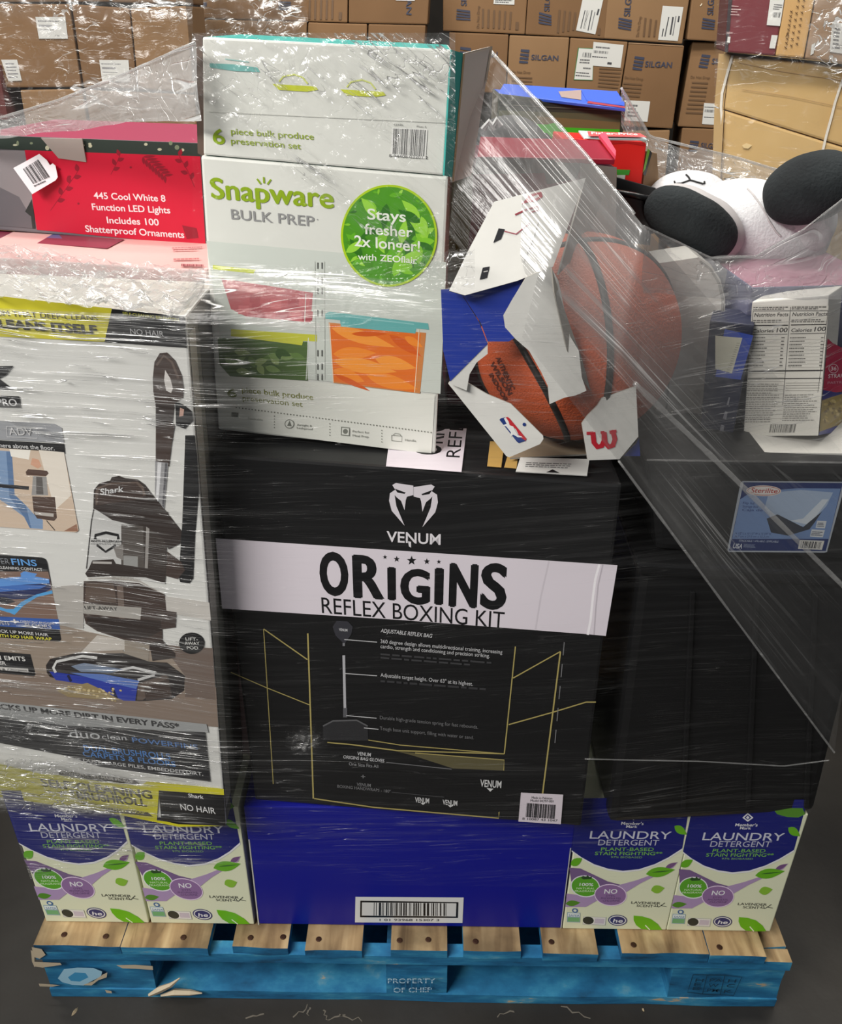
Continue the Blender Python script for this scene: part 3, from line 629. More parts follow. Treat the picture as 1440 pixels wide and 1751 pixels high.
# ------------------------------------------------------------------ two produce-keeper cartons
NF = Face((.023, .068, .985), 6.5)
snw = mat('white_coated_board', (216, 217, 210), .38, .45, None, (14, .06, .004))
teal = mat('teal_board', (52, 158, 150), .45); kraft = mat('kraft_board', (152, 122, 90), .7, .3, (14, .35, .65), None, (128, 100, 72))
gryb = mat('grey_board', (206, 198, 190), .6)
low = carton('storage_set_carton', 'tall white food storage set carton with a round green badge on its front', 'carton', NF,
             [(343, 266), (767, 302), (745, 776), (373, 735)], .19, [snw, gryb, snw], [0, 1, 1, 1, 2, 1], bevel=.003, bk=BACK)
G = (138, 166, 22)
A = Art(NF, R2, .0006)
A.poly((202, 208, 200), [(62, 1010), (700, 1066), (1178, 1108), (1150, 1720), (150, 1610)])
A.text(G, 'Snapware', 90, 811, 653, 858, 97, .0, fat=4)
for ln in ([(298, 722), (316, 746)], [(329, 713), (331, 742)], [(363, 724), (346, 748)]): A.line(G, ln, 8)
A.text((142, 142, 142), 'BULK PREP', 180, 908, 566, 942, 47, .012).ell((150, 150, 150), 578, 910, 3, 3, 0, 8)
A.at(R5).poly((224, 225, 216), [(115, 600), (1268, 722), (1250, 1030), (140, 890)])
A.poly((196, 206, 60), [(105, 40), (330, 64), (318, 84), (105, 62)])
A.poly((186, 84, 92), [(150, 110), (630, 185), (616, 348), (320, 330), (200, 270)])
for i, (x, y) in enumerate(((240, 250), (310, 240), (380, 290), (450, 270), (520, 290), (575, 280), (410, 220), (500, 215), (560, 210), (300, 190))): A.poly(((204, 104, 110), (172, 70, 80))[i % 2], [(x, y), (x+55, y+4), (x+50, y+52), (x-3, y+46)])
A.poly((208, 210, 204), [(270, 308), (665, 345), (668, 392), (280, 350)])
A.poly((78, 104, 52), [(130, 420), (600, 440), (602, 645), (195, 622), (140, 560)])
r2 = random.Random(11)
for i in range(16):
    x, y = r2.uniform(190, 560), r2.uniform(460, 610); a = r2.uniform(0, 6.28); A.leaf(r2.choice(((120, 146, 84), (96, 126, 62), (60, 88, 42), (140, 160, 100))), x-45*math.cos(a), y-30*math.sin(a), x+45*math.cos(a), y+30*math.sin(a), 18)
A.poly((196, 198, 62), [(200, 375), (650, 405), (650, 440), (578, 437), (572, 460), (200, 412)])
A.line((220, 222, 216), [(606, 420), (594, 640)], 4).line((220, 222, 216), [(592, 190), (586, 340)], 4)
A.poly((206, 130, 70), [(712, 340), (1222, 395), (1190, 712), (735, 656)]).poly((226, 112, 36), [(720, 350), (1195, 400), (1165, 705), (740, 650)])
for (x0, y0, x1, y1, wd, c) in ((725, 368, 1060, 470, 34, 0), (735, 505, 960, 500, 34, 1), (735, 540, 1070, 600, 38, 0), (735, 590, 900, 650, 34, 1), (955, 530, 1170, 580, 34, 0), (910, 615, 1180, 690, 36, 1), (1030, 405, 1200, 520, 24, 2), (830, 400, 1020, 400, 14, 2), (1110, 415, 1205, 470, 20, 1), (740, 610, 930, 700, 14, 2)):
    A.leaf(((244, 152, 58), (240, 138, 44), (214, 92, 26))[c], x0, y0, x1, y1, wd)
A.line((236, 214, 180), [(1186, 376), (1162, 706)], 4).line((236, 214, 190), [(716, 345), (736, 655)], 4)
A.poly((104, 178, 176), [(693, 295), (715, 284), (1232, 345), (1238, 378), (1170, 372), (1166, 398), (776, 362), (772, 328), (695, 320)]).line((140, 200, 198), [(800, 308), (1160, 350)], 6)
for y in (42, 120, 175, 290, 500, 570, 625):
    for x in (652, 674): A.poly((74, 76, 72), [(x, y-16), (x+7, y-15), (x+7, y+18), (x, y+17)])
A.line((180, 184, 176), [(640, 20), (645, 640)], 3).line((180, 184, 176), [(690, 20), (692, 640)], 3)
A.text((104, 116, 40), '6', 182, 728, 232, 733, 44, .02).text((126, 130, 50), 'piece bulk produce', 258, 705, 632, 746, 29, .012).text((128, 132, 70), 'preservation set', 262, 748, 576, 782, 28, .006)
for i in range(62):
    t = i/61; A.poly((120, 122, 112), [(225+1020*t, 782+130*t), (232+1020*t, 783+130*t), (232+1020*t, 789+130*t), (225+1020*t, 788+130*t)])
for x, y in ((428, 830), (718, 870), (990, 905)):
    for k in range(5): A.ell((130, 132, 122), x, y+15*k, 3, 3, 0, 6)
gi = (120, 122, 114)
A.ell(gi, 507, 871, 25, 24).ell((222, 223, 214), 507, 871, 21, 20).poly(gi, [(495, 880), (508, 852), (520, 884)]).text(gi, 'Airtight &', 546, 880, 625, 887, 11).text(gi, 'Leakproof', 546, 896, 630, 904, 11)
A.poly(gi, [(778, 885), (824, 890), (822, 935), (776, 930)]).poly((222, 223, 214), [(783, 890), (819, 894), (817, 930), (781, 926)]).ell(gi, 800, 910, 13, 13).text(gi, 'Perfect for', 838, 914, 925, 922, 11).text(gi, 'Meal Prep', 838, 936, 922, 944, 11)
A.line(gi, [(1042, 930), (1095, 935), (1094, 964), (1042, 958), (1042, 930)], 3).line(gi, [(1050, 929), (1060, 920), (1085, 924), (1090, 934)], 3).text(gi, 'Handle', 1112, 960, 1170, 966, 12).poly(gi, [(205, 810), (240, 813), (238, 835), (203, 831)]).text((160, 162, 154), 'Stackable', 290, 846, 368, 855, 10)
A.build('printed_artwork', low)
A = Art(NF, R2, .0013)
A.ell((172, 204, 20), 912, 985, 224, 237, 0, 48).ell((74, 148, 22), 912, 985, 214, 227, 0, 48)
for i in range(60):
    a = r2.uniform(0, 6.28); rr = 205*math.sqrt(r2.random()); x, y = 912+rr*math.cos(a), 985+rr*1.05*math.sin(a); b_ = r2.uniform(0, 6.28); l = min(60, 215-rr)
    if l > 8: A.leaf(r2.choice(((96, 172, 28), (128, 196, 40), (44, 110, 18), (150, 210, 60), (70, 140, 20))), x-l*math.cos(b_), y-l*math.sin(b_), x+l*math.cos(b_), y+l*math.sin(b_), l*.36)
A.build('round_badge', low)
A = Art(NF, R2, .0016); wb = (236, 240, 228)
A.text(wb, 'Stays', 812, 908, 990, 921, 50, .018).text(wb, 'fresher', 798, 976, 1022, 992, 48, .018).text(wb, '2x longer!', 752, 1032, 1056, 1060, 50, .018).text(wb, 'with ZEOflair', 768, 1096, 1042, 1114, 30, .012)
A.build('badge_lettering', low)
up = carton('storage_set_carton', 'white food storage set carton with a teal top edge, topmost box of the load', 'carton', NF,
            [(346, 63), (773, 85), (759, 300), (348, 265)], .19, [snw, teal, teal], [0, 1, 0, 1, 2, 1], bevel=.002, bk=BACK)
A = Art(NF, R2, .0006)
A.poly((108, 178, 172), [(78, 185), (190, 190), (300, 205), (312, 226), (200, 222), (80, 205)]).line((150, 196, 190), [(150, 165), (260, 180)], 5)
for x, y in ((470, 295), (785, 320)):
    A.poly((196, 204, 40), [(x-100, y-14), (x+100, y-2), (x+112, y+14), (x+60, y+22), (x-70, y+14)]); A.line((206, 214, 110), [(x-70, y-24), (x-50, y-48), (x, y-58), (x+40, y-44), (x+64, y-14)], 7)
yg = (146, 166, 52)
A.text(G, '6', 95, 557, 152, 562, 70, .035).text(yg, 'piece bulk produce', 178, 514, 562, 540, 29, .01).text(yg, 'preservation set', 178, 558, 502, 584, 29, .01)
A.line((198, 199, 192), [(75, 410), (800, 445), (1180, 462)], 4)
A.poly((228, 228, 224), [(925, 484), (1090, 492), (1082, 628), (918, 616)]).bars((40, 40, 40), (933, 488), (1084, 495), (1076, 618), (928, 606), 32, 12).text((60, 60, 60), '8 94408 03201 2', 912, 620, 1092, 630, 13).text((90, 90, 90), '12345', 935, 474, 975, 476, 8).text((90, 90, 90), 'Plate 5', 1040, 482, 1084, 485, 8)
A.build('printed_artwork', up)
UF = Face(NF.w(772, 86), u=V((.62, .78, 0)), v=(0, 0, 1))
carton('teal_flap', '', '', UF, [(772, 85), (792, 91), (773, 303), (760, 300)], .002, teal, parent=up, bevel=0)
UF2 = Face(UF.w(792, 91), u=V((.55, .83, 0)), v=(.02, 0, 1))
fl = carton('grey_flap', '', '', UF2, [(792, 92), (841, 80), (806, 300), (773, 312)], .003, gryb, parent=up, bevel=0)
A = Art(UF2, FULL, .0006); A.line((176, 150, 112), [(793, 92), (774, 310)], 3).line((188, 176, 158), [(793, 92), (841, 80)], 2.5).line((188, 176, 158), [(840, 80), (830, 140)], 3); A.build('torn_edge', fl)
LF = Face(NF.w(346, 63)+V((-.001, 0, 0)), u=V((-.3, .95, 0)), v=(0, 0, 1))
LF = Face(NF.w(347, 64), u=V((.72, -.69, 0)), v=(0, 0, 1))
carton('brown_flap', '', '', LF, [(333, 58), (346, 62), (350, 268), (338, 262)], .003, mat('brown_flap_board', (82, 66, 56), .7), parent=up, bevel=0)
# ------------------------------------------------------------------ black totes on the right
bt = mat('black_tote_plastic', (22, 22, 23), .4, .45)
TF2 = Face((.42, .028, .42), -5)
lo_t = tag(empty('storage_tote', (.44, .3, .4185)), 'large black ribbed storage tote under the tote with the blue label', 'tote')
q = [(1094, 968), (1492, 992), drop(TF2, (1492, 992), .4215), drop(TF2, (1094, 968), .4215)]
q[2] = (1393, q[2][1]); q[3] = (1040, q[3][1])
carton('tote_body', '', '', TF2, q, .5, bt, parent=lo_t, bevel=.012, bk=BACK)
vsx = prism(TF2, [(1086, 958), (1500, 982), (1493, 1004), (1089, 978)], .52, .006, BACK)
link('rim', vsx, BOXF, bt, lo_t, bevel=.004)
for x in (1180, 1290, 1390):
    carton('rib', '', '', TF2, [(x, 1010), (x+8, 1010), (x-8, 1380), (x-16, 1380)], .006, bt, parent=lo_t, bevel=.001).location += V((0, -.004, 0))
TF1 = Face((.42, .045, .86), -3)
hi_t = tag(empty('storage_tote', (.45, .3, .86)), 'upper black storage tote with a blue product label on its front', 'tote')
q1 = [(1108, 800), (1520, 808), (1492, 961), (1120, 941)]
carton('tote_body', '', '', TF1, q1, .5, bt, parent=hi_t, bevel=.010, bk=BACK)
link('lid', prism(TF1, [(1098, 782), (1530, 788), (1524, 812), (1102, 804)], .51, .008, BACK), BOXF, bt, hi_t, bevel=.004)
A = Art(TF1, S4, .001)
A.poly((150, 156, 164), [(738, 114), (1210, 118), (1218, 126), (1132, 446), (1120, 450), (672, 446), (666, 436), (728, 122)])
A.poly((26, 42, 92), [(742, 120), (1206, 124), (1126, 442), (674, 440)])
A.poly((104, 128, 168), [(726, 200), (760, 178), (850, 160), (1000, 148), (1196, 150), (1140, 385), (688, 385)])
A.poly((150, 166, 188), [(860, 170), (1010, 156), (1160, 168), (1130, 230), (1040, 330), (880, 300), (840, 240)]).poly((188, 196, 204), [(1140, 200), (1050, 320), (960, 300), (1020, 290), (1110, 200)]).poly((48, 52, 62), [(850, 290), (900, 270), (1020, 330), (1110, 255), (1080, 300), (1050, 340), (950, 370), (870, 355)])
A.poly((186, 190, 194), [(1086, 300), (1130, 302), (1122, 336), (1078, 334)]).poly((186, 190, 194), [(1060, 340), (1122, 344), (1112, 378), (1052, 374)]).poly((196, 194, 188), [(1004, 390), (1120, 394), (1108, 436), (996, 432)])
A.bars((40, 40, 46), (1014, 396), (1106, 399), (1098, 430), (1006, 427), 16, 21).scribble((60, 64, 80), (1090, 308), (1126, 309), (1120, 330), (1084, 329), 3, 2).scribble((60, 64, 80), (1064, 348), (1116, 351), (1110, 372), (1056, 370), 3, 3)
A.ell((206, 190, 180), 836, 160, 82, 25, 1).ell((150, 44, 40), 836, 160, 77, 21, 1).ell((206, 200, 196), 836, 160, 74, 19, 1).text((160, 40, 36), 'Sterilite', 774, 168, 898, 171, 22, .015, .1)
ll = (44, 60, 110)
for i, t in enumerate(('Flip lid', 'Storage box', 'Caja de')): A.text(ll, t, 738-i*2, 222+16*i, 790+i*20, 224+16*i, 11, .012)
A.text(ll, '14 1/2" L x 10 1/2" W x 12 3/4" H', 700, 364, 868, 366, 10, .01).text(ll, '36.7 cm x 27.0 cm x 32.2 cm', 698, 378, 860, 380, 10)
A.text((170, 180, 200), 'STACKABLE / APILABLE / EMPILABLE', 720, 398, 904, 402, 9)
A.text((200, 204, 212), 'USA', 690, 428, 734, 430, 22, .03, .1).scribble((120, 132, 160), (745, 408), (805, 411), (800, 428), (740, 425), 4, 9)
A.build('product_label', hi_t)

# ------------------------------------------------------------------ pastry carton with nutrition panels
KF = Face((.44, .100, .995), 30)
wp_ = mat('pastry_board', (206, 204, 198), .4, .4); rasp = (186, 34, 74)
kq = [(1286, 516), (1418, 504), (1399, 744), (1271, 748)]
pas = carton('pastry_carton', 'white pastry carton showing two nutrition panels, standing on the upper black tote', 'carton', KF, kq, .05, wp_, bevel=.0015, bk=V((.62, .78, 0)))
A = Art(KF, S8, .0006); ik = (44, 42, 42)
A.poly((196, 194, 186), [(872, 450), (1356, 450), (1290, 1272), (822, 1272)])
A.line(ik, [(880, 486), (1352, 484)], 4).line(ik, [(880, 486), (866, 630)], 3).line(ik, [(1352, 484), (1288, 1000)], 3).line((120, 118, 114), [(1116, 460), (1066, 1080)], 6)
A.scribble(ik, (882, 458), (1105, 456), (1104, 478), (880, 480), 2, 31).scribble(ik, (1125, 456), (1350, 455), (1349, 477), (1122, 478), 2, 32)
A.text(ik, 'Nutrition Facts', 886, 522, 1100, 518, 24, .03).text(ik, 'Nutrition Facts', 1126, 518, 1346, 514, 24, .03)
A.scribble((90, 88, 84), (880, 540), (1098, 538), (1096, 560), (878, 564), 2, 33).scribble((90, 88, 84), (1122, 538), (1342, 534), (1340, 558), (1120, 560), 2, 34)
A.line(ik, [(868, 578), (1100, 576)], 7).line(ik, [(1118, 574), (1342, 570)], 7)
A.text(ik, 'Calories', 872, 622, 1008, 620, 22, .02).text(ik, '100', 1026, 620, 1094, 618, 28, .03).text(ik, 'Calories', 1118, 618, 1248, 615, 22, .02).text(ik, '100', 1264, 614, 1336, 611, 28, .03)
A.line(ik, [(866, 634), (1096, 632)], 4).line(ik, [(1114, 630), (1336, 626)], 4)
for k in range(9):
    y = 655+22*k
    for x0, sd in ((862-1.6*k, 40), (1112-1.4*k, 60)):
        A.scribble((84, 82, 78), (x0, y-6), (x0+110, y-8), (x0+109, y+5), (x0-1, y+6), 1, sd+k); A.scribble((70, 68, 66), (x0+196, y-7), (x0+218, y-7), (x0+217, y+5), (x0+195, y+5), 1, sd+k+9); A.line((150, 148, 142), [(x0, y+11), (x0+216, y+9)], 2)
A.line(ik, [(850, 866), (1320, 860)], 8).line(ik, [(846, 914), (1312, 910)], 5)
for k in range(12): A.line((140, 138, 132), [(846-2*k, 880+26*k), (1075-1.2*k, 878+26*k)], 2)
for k in range(4): A.line((130, 128, 122), [(1085, 940+16*k), (1305-3*k, 938+16*k)], 3)
A.scribble((120, 118, 112), (1080, 1010), (1296, 1006), (1280, 1180), (1062, 1182), 13, 35, .4).scribble((130, 128, 122), (836, 940), (1062, 940), (1050, 1190), (828, 1192), 18, 36, .4)
A.bars((90, 88, 84), (990, 1200), (1152, 1198), (1140, 1252), (980, 1252), 26, 37)
A.build('nutrition_print', pas)
KR = Face(KF.w(1418, 504), u=V((.62, .78, 0)), v=(KF.w(1418, 504)-KF.w(1399, 744)))
A = Art(KR, S8, .0006)
A.poly(rasp, [(1346, 660), (1380, 690), (1440, 720), (1470, 724), (1466, 990), (1400, 1000), (1316, 1012)]).poly((44, 50, 130), [(1318, 985), (1400, 1000), (1460, 1005), (1310, 1050)]).poly((160, 138, 74), [(1310, 1050), (1370, 1030), (1466, 1000), (1456, 1200), (1400, 1210), (1294, 1250)])
r3 = random.Random(8)
for i in range(26):
    x, y = r3.uniform(1320, 1445), r3.uniform(1045, 1190); A.ell(r3.choice(((190, 168, 100), (120, 98, 52), (204, 184, 120))), x, y, r3.uniform(8, 18), r3.uniform(5, 12), r3.uniform(0, 90), 9)
A.poly((48, 56, 140), [(1292, 1250), (1400, 1212), (1456, 1200), (1455, 1240), (1290, 1270)])
A.ell((236, 214, 220), 1382, 850, 31, 30).ell(rasp, 1382, 850, 27, 26).text((236, 220, 224), '36', 1364, 862, 1400, 861, 25, .02)
A.text((236, 220, 224), 'STRAW', 1348, 910, 1462, 904, 24, .015).text((224, 170, 186), 'PASTRY', 1344, 948, 1456, 942, 16)
A.build('front_print', pas)
tray = cuboid('flat_carton', .352, .605, .062, .20, .987, .9945, mat('flat_white_board', (186, 184, 178), .6), bevel=.001)
tag(tray, 'thin flat white carton lying under the pastry carton on the upper tote', 'carton')

# pink topped carton behind
PB = Face((.45, .16, 1.0), -3)
pk = carton('pink_carton', 'pink topped slate blue carton behind the pastry carton, under the plush panda', 'carton', PB,
            [(1285, 492), (1520, 486), *(drop(PB, (1520, 486), .989), drop(PB, (1285, 492), .989))], .24,
            [mat('slate_board', (96, 98, 122), .5), mat('pink_board', (168, 118, 136), .5)], [0, 0, 0, 0, 1, 0])
# navy carton with a white sticker
BF = Face((.36, .125, .99), 20)
nb = carton('navy_carton', 'navy carton with a white sticker squeezed left of the pastry carton', 'carton', BF,
            [(1214, 548), (1290, 556), (1252, 752), (1196, 748)], .06, [mat('navy_board', (34, 38, 60), .45)], bevel=.002)
A = Art(BF, S8, .0006)
A.poly((56, 78, 166), [(700, 600), (880, 640), (800, 920), (640, 900)]).poly((200, 200, 182), [(640, 640), (690, 646), (811, 655), (745, 880), (640, 850)])
for k in range(14): A.line((150, 150, 134), [(795-5*k, 690+14*k), (775-5*k, 688+14*k)], 4)
A.scribble((140, 140, 150), (730, 1010), (740, 1012), (690, 1280), (660, 1270), 3, 6)
A.build('printed_sticker', nb)
# grey translucent bins
gb = mat('grey_clear_plastic', (206, 204, 198), .3, .5); gb2 = mat('grey_clear_plastic_rear', (164, 164, 166), .3, .5)
def bin_(label, Y, pts, m):
    F = Face((.3, Y, 1.0), 2); pts = [F.w(*p) for p in pts]; n = len(pts)
    vs = pts+[p+V((0, .06, 0)) for p in pts]
    b = (min(p.x for p in pts)+max(p.x for p in pts))/2
    o = link('storage_bin', vs, [tuple(range(n-1, -1, -1)), tuple(range(n, 2*n))]+[(i, (i+1) % n, n+(i+1) % n, n+i) for i in range(n)], m, loc=V((b, Y, min(p.z for p in pts))))
    bpy_b = bmesh.new(); bpy_b.from_mesh(o.data); bmesh.ops.recalc_face_normals(bpy_b, faces=bpy_b.faces); bpy_b.to_mesh(o.data); bpy_b.free()
    return tag(o, label, 'storage bin')
b1 = bin_('grey clear plastic bin with a rounded corner standing right of the basketball', .175, [(1128, 450), (1195, 440), (1215, 452), (1232, 478), (1240, 510), (1240, 545), (1192, 748), (1122, 745)], gb)
A = Art(Face((.3, .175, 1.0), 2), FULL, .002); A.line((158, 157, 152), [(1196, 446), (1213, 458), (1228, 482), (1235, 512), (1234, 546), (1190, 740)], 4).line((100, 100, 100), [(1150, 560), (1136, 740)], 3); A.build('moulded_edge', b1)
b2 = bin_('grey plastic bin with a rounded corner just behind the front grey bin', .24, [(1180, 452), (1222, 448), (1244, 462), (1258, 490), (1263, 520), (1262, 556), (1212, 728), (1168, 728)], gb2)

# ------------------------------------------------------------------ basketball in its torn box
BC, BR = V((.182, .112, 1.113)), .117
bb = mat('basketball_leather', (178, 80, 44), .5, .4, None, (420, .55, .0025))
vs, fs = ball(BC, BR, BR, BR, None, 64, 40)
bk = tag(link('basketball', vs, fs, bb, smooth=True, loc=BC-V((0, 0, BR))), 'orange basketball with black seams showing through its torn white box', 'basketball')
def on_ball(x, y):
    d = ray(x, y).normalized(); oc = CAM-BC; b = oc.dot(d); c = oc.dot(oc)-BR*BR; return (CAM+d*(-b-math.sqrt(max(b*b-c, 0)))-BC).normalized()
sm_ = mat('black_seam', (26, 22, 20), .5)
def seam(P, r=.0042):
    n, a = [], [on_ball(*p) for p in P]
    if len(P) == 2:
        nrm = a[0].cross(a[1]).normalized(); off = 0
    else:
        nrm = (a[1]-a[0]).cross(a[2]-a[0]).normalized(); off = nrm.dot(a[0])
    e1 = (a[0]-nrm*off).normalized(); e2 = nrm.cross(e1); rr = math.sqrt(1-off*off)
    for i in range(97):
        t = 2*math.pi*i/96; n.append(BC+(nrm*off+(e1*math.cos(t)+e2*math.sin(t))*rr)*(BR-.0012))
    vs, fs = tube(n, r, 8); link('seam', vs, fs, sm_, bk, smooth=True)
seam([(889, 590), (930, 662), (968, 742)]); seam([(1012, 440), (1040, 545), (1042, 650)]); seam([(820, 560), (960, 420)])
vs, fs = [], []
for t, P0, P1, h in (('WILSON', (838, 622), (870, 676), 8), ('AUTHENTIC', (848, 612), (874, 668), 8), ('INDOOR', (836, 640), (864, 688), 7)):
    gv, gf = glyphs(t, .03); hi = max(v[0] for v in gv); b = len(vs)
    dx, dy = (P1[0]-P0[0])/hi, (P1[1]-P0[1])/hi; L = math.hypot(dx, dy)
    for x, y in gv: vs.append(BC+on_ball(P0[0]+dx*x+dy/L*h*y, P0[1]+dy*x-dx/L*h*y)*(BR+.0006))
    fs += [tuple(b+i for i in f) for f in gf]
link('ball_lettering', vs, fs, mat('ball_print', (84, 34, 20), .6), bk)
wb_ = mat('white_box_board', (212, 211, 206), .5, .35, None, (16, .2, .006)); bb_ = mat('blue_box_board', (30, 54, 150), .45, .4, None, (16, .15, .005)); cb_ = mat('box_inside_grey', (150, 146, 138), .65)
wbx = tag(empty('ball_box', (.16, .09, .987)), 'torn white and blue basketball box lying open on the black boxing carton', 'box')
def panel(name, face, pts, m, th=.0018, back=None):
    pts3 = [face.w(*p) for p in pts]; a = sum(pts[i][0]*pts[(i+1) % len(pts)][1]-pts[(i+1) % len(pts)][0]*pts[i][1] for i in range(len(pts)))
    if a > 0: pts3 = pts3[::-1]
    n = len(pts3); vs = pts3+[p-face.n*th for p in pts3]
    return link(name, vs, [tuple(range(n)), tuple(range(2*n-1, n-1, -1))]+[((i+1) % n, i, n+i, n+(i+1) % n) for i in range(n)], [m, back or cb_], wbx, [0]+[1]*(n+1))
F1 = Face(at_y(885, 478, -.008), -4, 30)
p1 = panel('top_panel', F1, [(768, 497), (800, 430), (845, 345), (1002, 304), (985, 350), (946, 456), (900, 474), (885, 480), (795, 505)], wb_)
A = Art(F1, R6, .0006); rd = (158, 24, 46)
A.poly(rd, [(460, 300), (500, 250), (560, 236), (568, 262), (535, 285), (490, 292)]).poly((206, 200, 198), [(500, 268), (545, 250), (550, 262), (510, 280)])
A.line((140, 60, 70), [(425, 355), (480, 330), (545, 312), (545, 330), (500, 345)], 9).poly((40, 40, 44), [(340, 425), (372, 430), (352, 480), (312, 500)]).line((150, 80, 90), [(370, 440), (430, 455), (500, 400)], 6).line((120, 118, 114), [(548, 388), (520, 480), (470, 600)], 3)
A.poly((40, 40, 44), [(258, 628), (294, 622), (280, 680), (242, 690)]).line((196, 194, 190), [(262, 650), (284, 645)], 4)
A.build('printed_logo', p1)
F2 = Face(at_y(930, 580, -.018), -4, 4)
panel('torn_flap', F2, [(942, 456), (900, 474), (875, 515), (861, 540), (864, 560), (882, 580), (905, 600), (925, 635), (937, 660), (940, 691), (965, 680), (985, 676), (1003, 668), (995, 645), (990, 600), (975, 575), (955, 480)], wb_)
F2b = Face(at_y(990, 570, -.010), -30, 4)
panel('flap_edge', F2b, [(944, 458), (962, 520), (985, 585), (993, 605), (1010, 668), (990, 640), (970, 600), (948, 500)], cb_)
F3 = Face(at_y(850, 520, -.006), 0, 8)
panel('blue_panel', F3, [(790, 503), (899, 474), (876, 515), (862, 540), (866, 562), (880, 578), (870, 584), (834, 584), (822, 552)], bb_)
F4 = Face(at_y(790, 560, -.008), 0, 4)
panel('blue_side', F4, [(754, 495), (772, 494), (790, 504), (820, 552), (834, 588), (770, 652), (758, 600)], bb_)
panel('white_rim', Face(at_y(800, 620, -.010), 0, 4), [(834, 584), (800, 620), (767, 655), (798, 668), (803, 640), (815, 620), (834, 605)], wb_)
F5 = Face(at_y(850, 720, -.012), 10, 0)
p5 = panel('corner_flap', F5, crop(R6, [(80, 1226), (180, 1222), (280, 1280), (405, 1332), (570, 1495), (572, 1512), (555, 1538), (395, 1607), (380, 1600)]), wb_)
A = Art(F5, R6, .0006); nbl, nrd = (26, 52, 118), (186, 36, 48)
A.poly(nbl, [(345, 1412), (352, 1404), (375, 1399), (400, 1440), (420, 1470), (480, 1520), (445, 1532), (436, 1526)]).poly(nrd, [(375, 1399), (388, 1397), (397, 1404), (485, 1510), (480, 1520), (450, 1500), (430, 1460), (400, 1440)])
A.poly((224, 224, 222), [(368, 1404), (378, 1400), (392, 1420), (398, 1440), (416, 1446), (426, 1466), (440, 1490), (468, 1502), (440, 1502), (416, 1488), (402, 1500), (404, 1476), (380, 1446), (362, 1440), (382, 1432)])
A.ell(nbl, 473, 1436, 9, 9); A.build('printed_emblem', p5)
F6 = Face(at_y(1030, 740, -.004), -8, 2)
p6 = panel('logo_flap', F6, crop(R6, [(770, 1432), (800, 1390), (850, 1340), (875, 1300), (1050, 1240), (1062, 1500), (965, 1616), (800, 1622)]), wb_)
A = Art(F6, R6, .0006); wr = (186, 24, 44)
A.line(wr, [(794, 1482), (830, 1480)], 16).line(wr, [(826, 1476), (832, 1530), (850, 1552), (872, 1546), (884, 1520), (884, 1476)], 26).line(wr, [(884, 1476), (890, 1530), (908, 1552), (930, 1544), (940, 1512), (932, 1480), (920, 1474)], 26).line(wr, [(866, 1478), (886, 1476)], 14).line(wr, [(912, 1476), (948, 1470)], 16)
A.build('printed_initial', p6)
panel('blue_edge', Face(at_y(1075, 770, .01), -8, 0), crop(R6, [(985, 1600), (1050, 1535), (1066, 1505), (1072, 1600)]), bb_)
F7 = Face((.16, .04, .989), u=(1, 0, 0), v=(0, 1, .02))
panel('bottom_panel', F7, [(872, 783), (1004, 776), (1004, 752), (930, 748)], mat('torn_kraft', (150, 134, 112), .8), .002)
panel('side_panel', Face(at_y(960, 400, .02), u=V((.35, .9, 0)), v=(0, .25, 1)), [(1001, 306), (990, 345), (955, 470), (1000, 420), (1030, 340)], mat('box_inside_brown', (108, 92, 80), .7), .0016)

# ------------------------------------------------------------------ things heaped behind
MF = Face((-.274, .277, 1.182), 9)
xm_f = mat('ornament_box_photo', (104, 100, 104), .45); xm_t = mat('ornament_box_top', (146, 56, 80), .45)
rdx = (186, 12, 46)
xq = [*crop(R1, [(-150, 690), (1028, 735), (1056, 1262), (-110, 1172)])]
xm = carton('ornament_carton', 'red holiday light and ornament carton behind the top of the vacuum carton', 'carton', MF, xq, .20, [xm_f, xm_t], [0, 1, 0, 0, 1, 0])
A = Art(MF, R1, .0006)
A.poly(rdx, [(128, 768), (1028, 800), (1056, 1262), (190, 1178)])
A.poly((40, 50, 44), [(-150, 690), (1028, 735), (1030, 802), (128, 770), (-148, 756)])
r4 = random.Random(4)
for i in range(16): A.ell((176, 176, 150) if i % 3 else (110, 120, 96), r4.uniform(-100, 1010), r4.uniform(730, 775), r4.uniform(5, 13), r4.uniform(5, 14), 0, 10)
A.poly((128, 122, 124), [(-140, 770), (128, 772), (160, 950), (182, 1170), (-110, 1150)]).poly((96, 92, 96), [(0, 960), (100, 1010), (170, 1130), (180, 1172), (-80, 1150)]).poly((44, 46, 44), [(130, 1085), (165, 1020), (176, 1100), (182, 1172), (168, 1172), (160, 1110)])
dr = (132, 10, 34)
def sprig(x0, y0, x1, y1, n=5, l=34, wd=9):
    A.line(dr, [(x0, y0), ((x0+x1)/2+4, (y0+y1)/2-4), (x1, y1)], 3); d = math.atan2(y1-y0, x1-x0)
    for k in range(n):
        t = .25+.75*k/max(n-1, 1); x, y = x0+(x1-x0)*t, y0+(y1-y0)*t; s = (1, -1)[k % 2]*.8
        A.leaf(dr, x, y, x+l*math.cos(d+s), y+l*math.sin(d+s), wd)
sprig(260, 1080, 400, 880, 6, 42, 12); sprig(570, 895, 615, 800, 4, 38, 10); sprig(1000, 960, 920, 800, 5, 40, 11)
for k in range(8):
    t = k/7; A.leaf(dr, 735+110*t, 805+95*t, 770+110*t-30, 790+95*t+55, 8); A.leaf(dr, 735+110*t, 805+95*t, 800+90*t, 800+95*t, 7)
for x, y in ((308, 868), (360, 905), (404, 1044), (672, 858), (860, 880)): A.ell(dr, x, y, 6, 6, 0, 10)
A.poly(dr, [(935, 1155), (1010, 1170), (1020, 1220), (960, 1225)])
cw = (226, 206, 208)
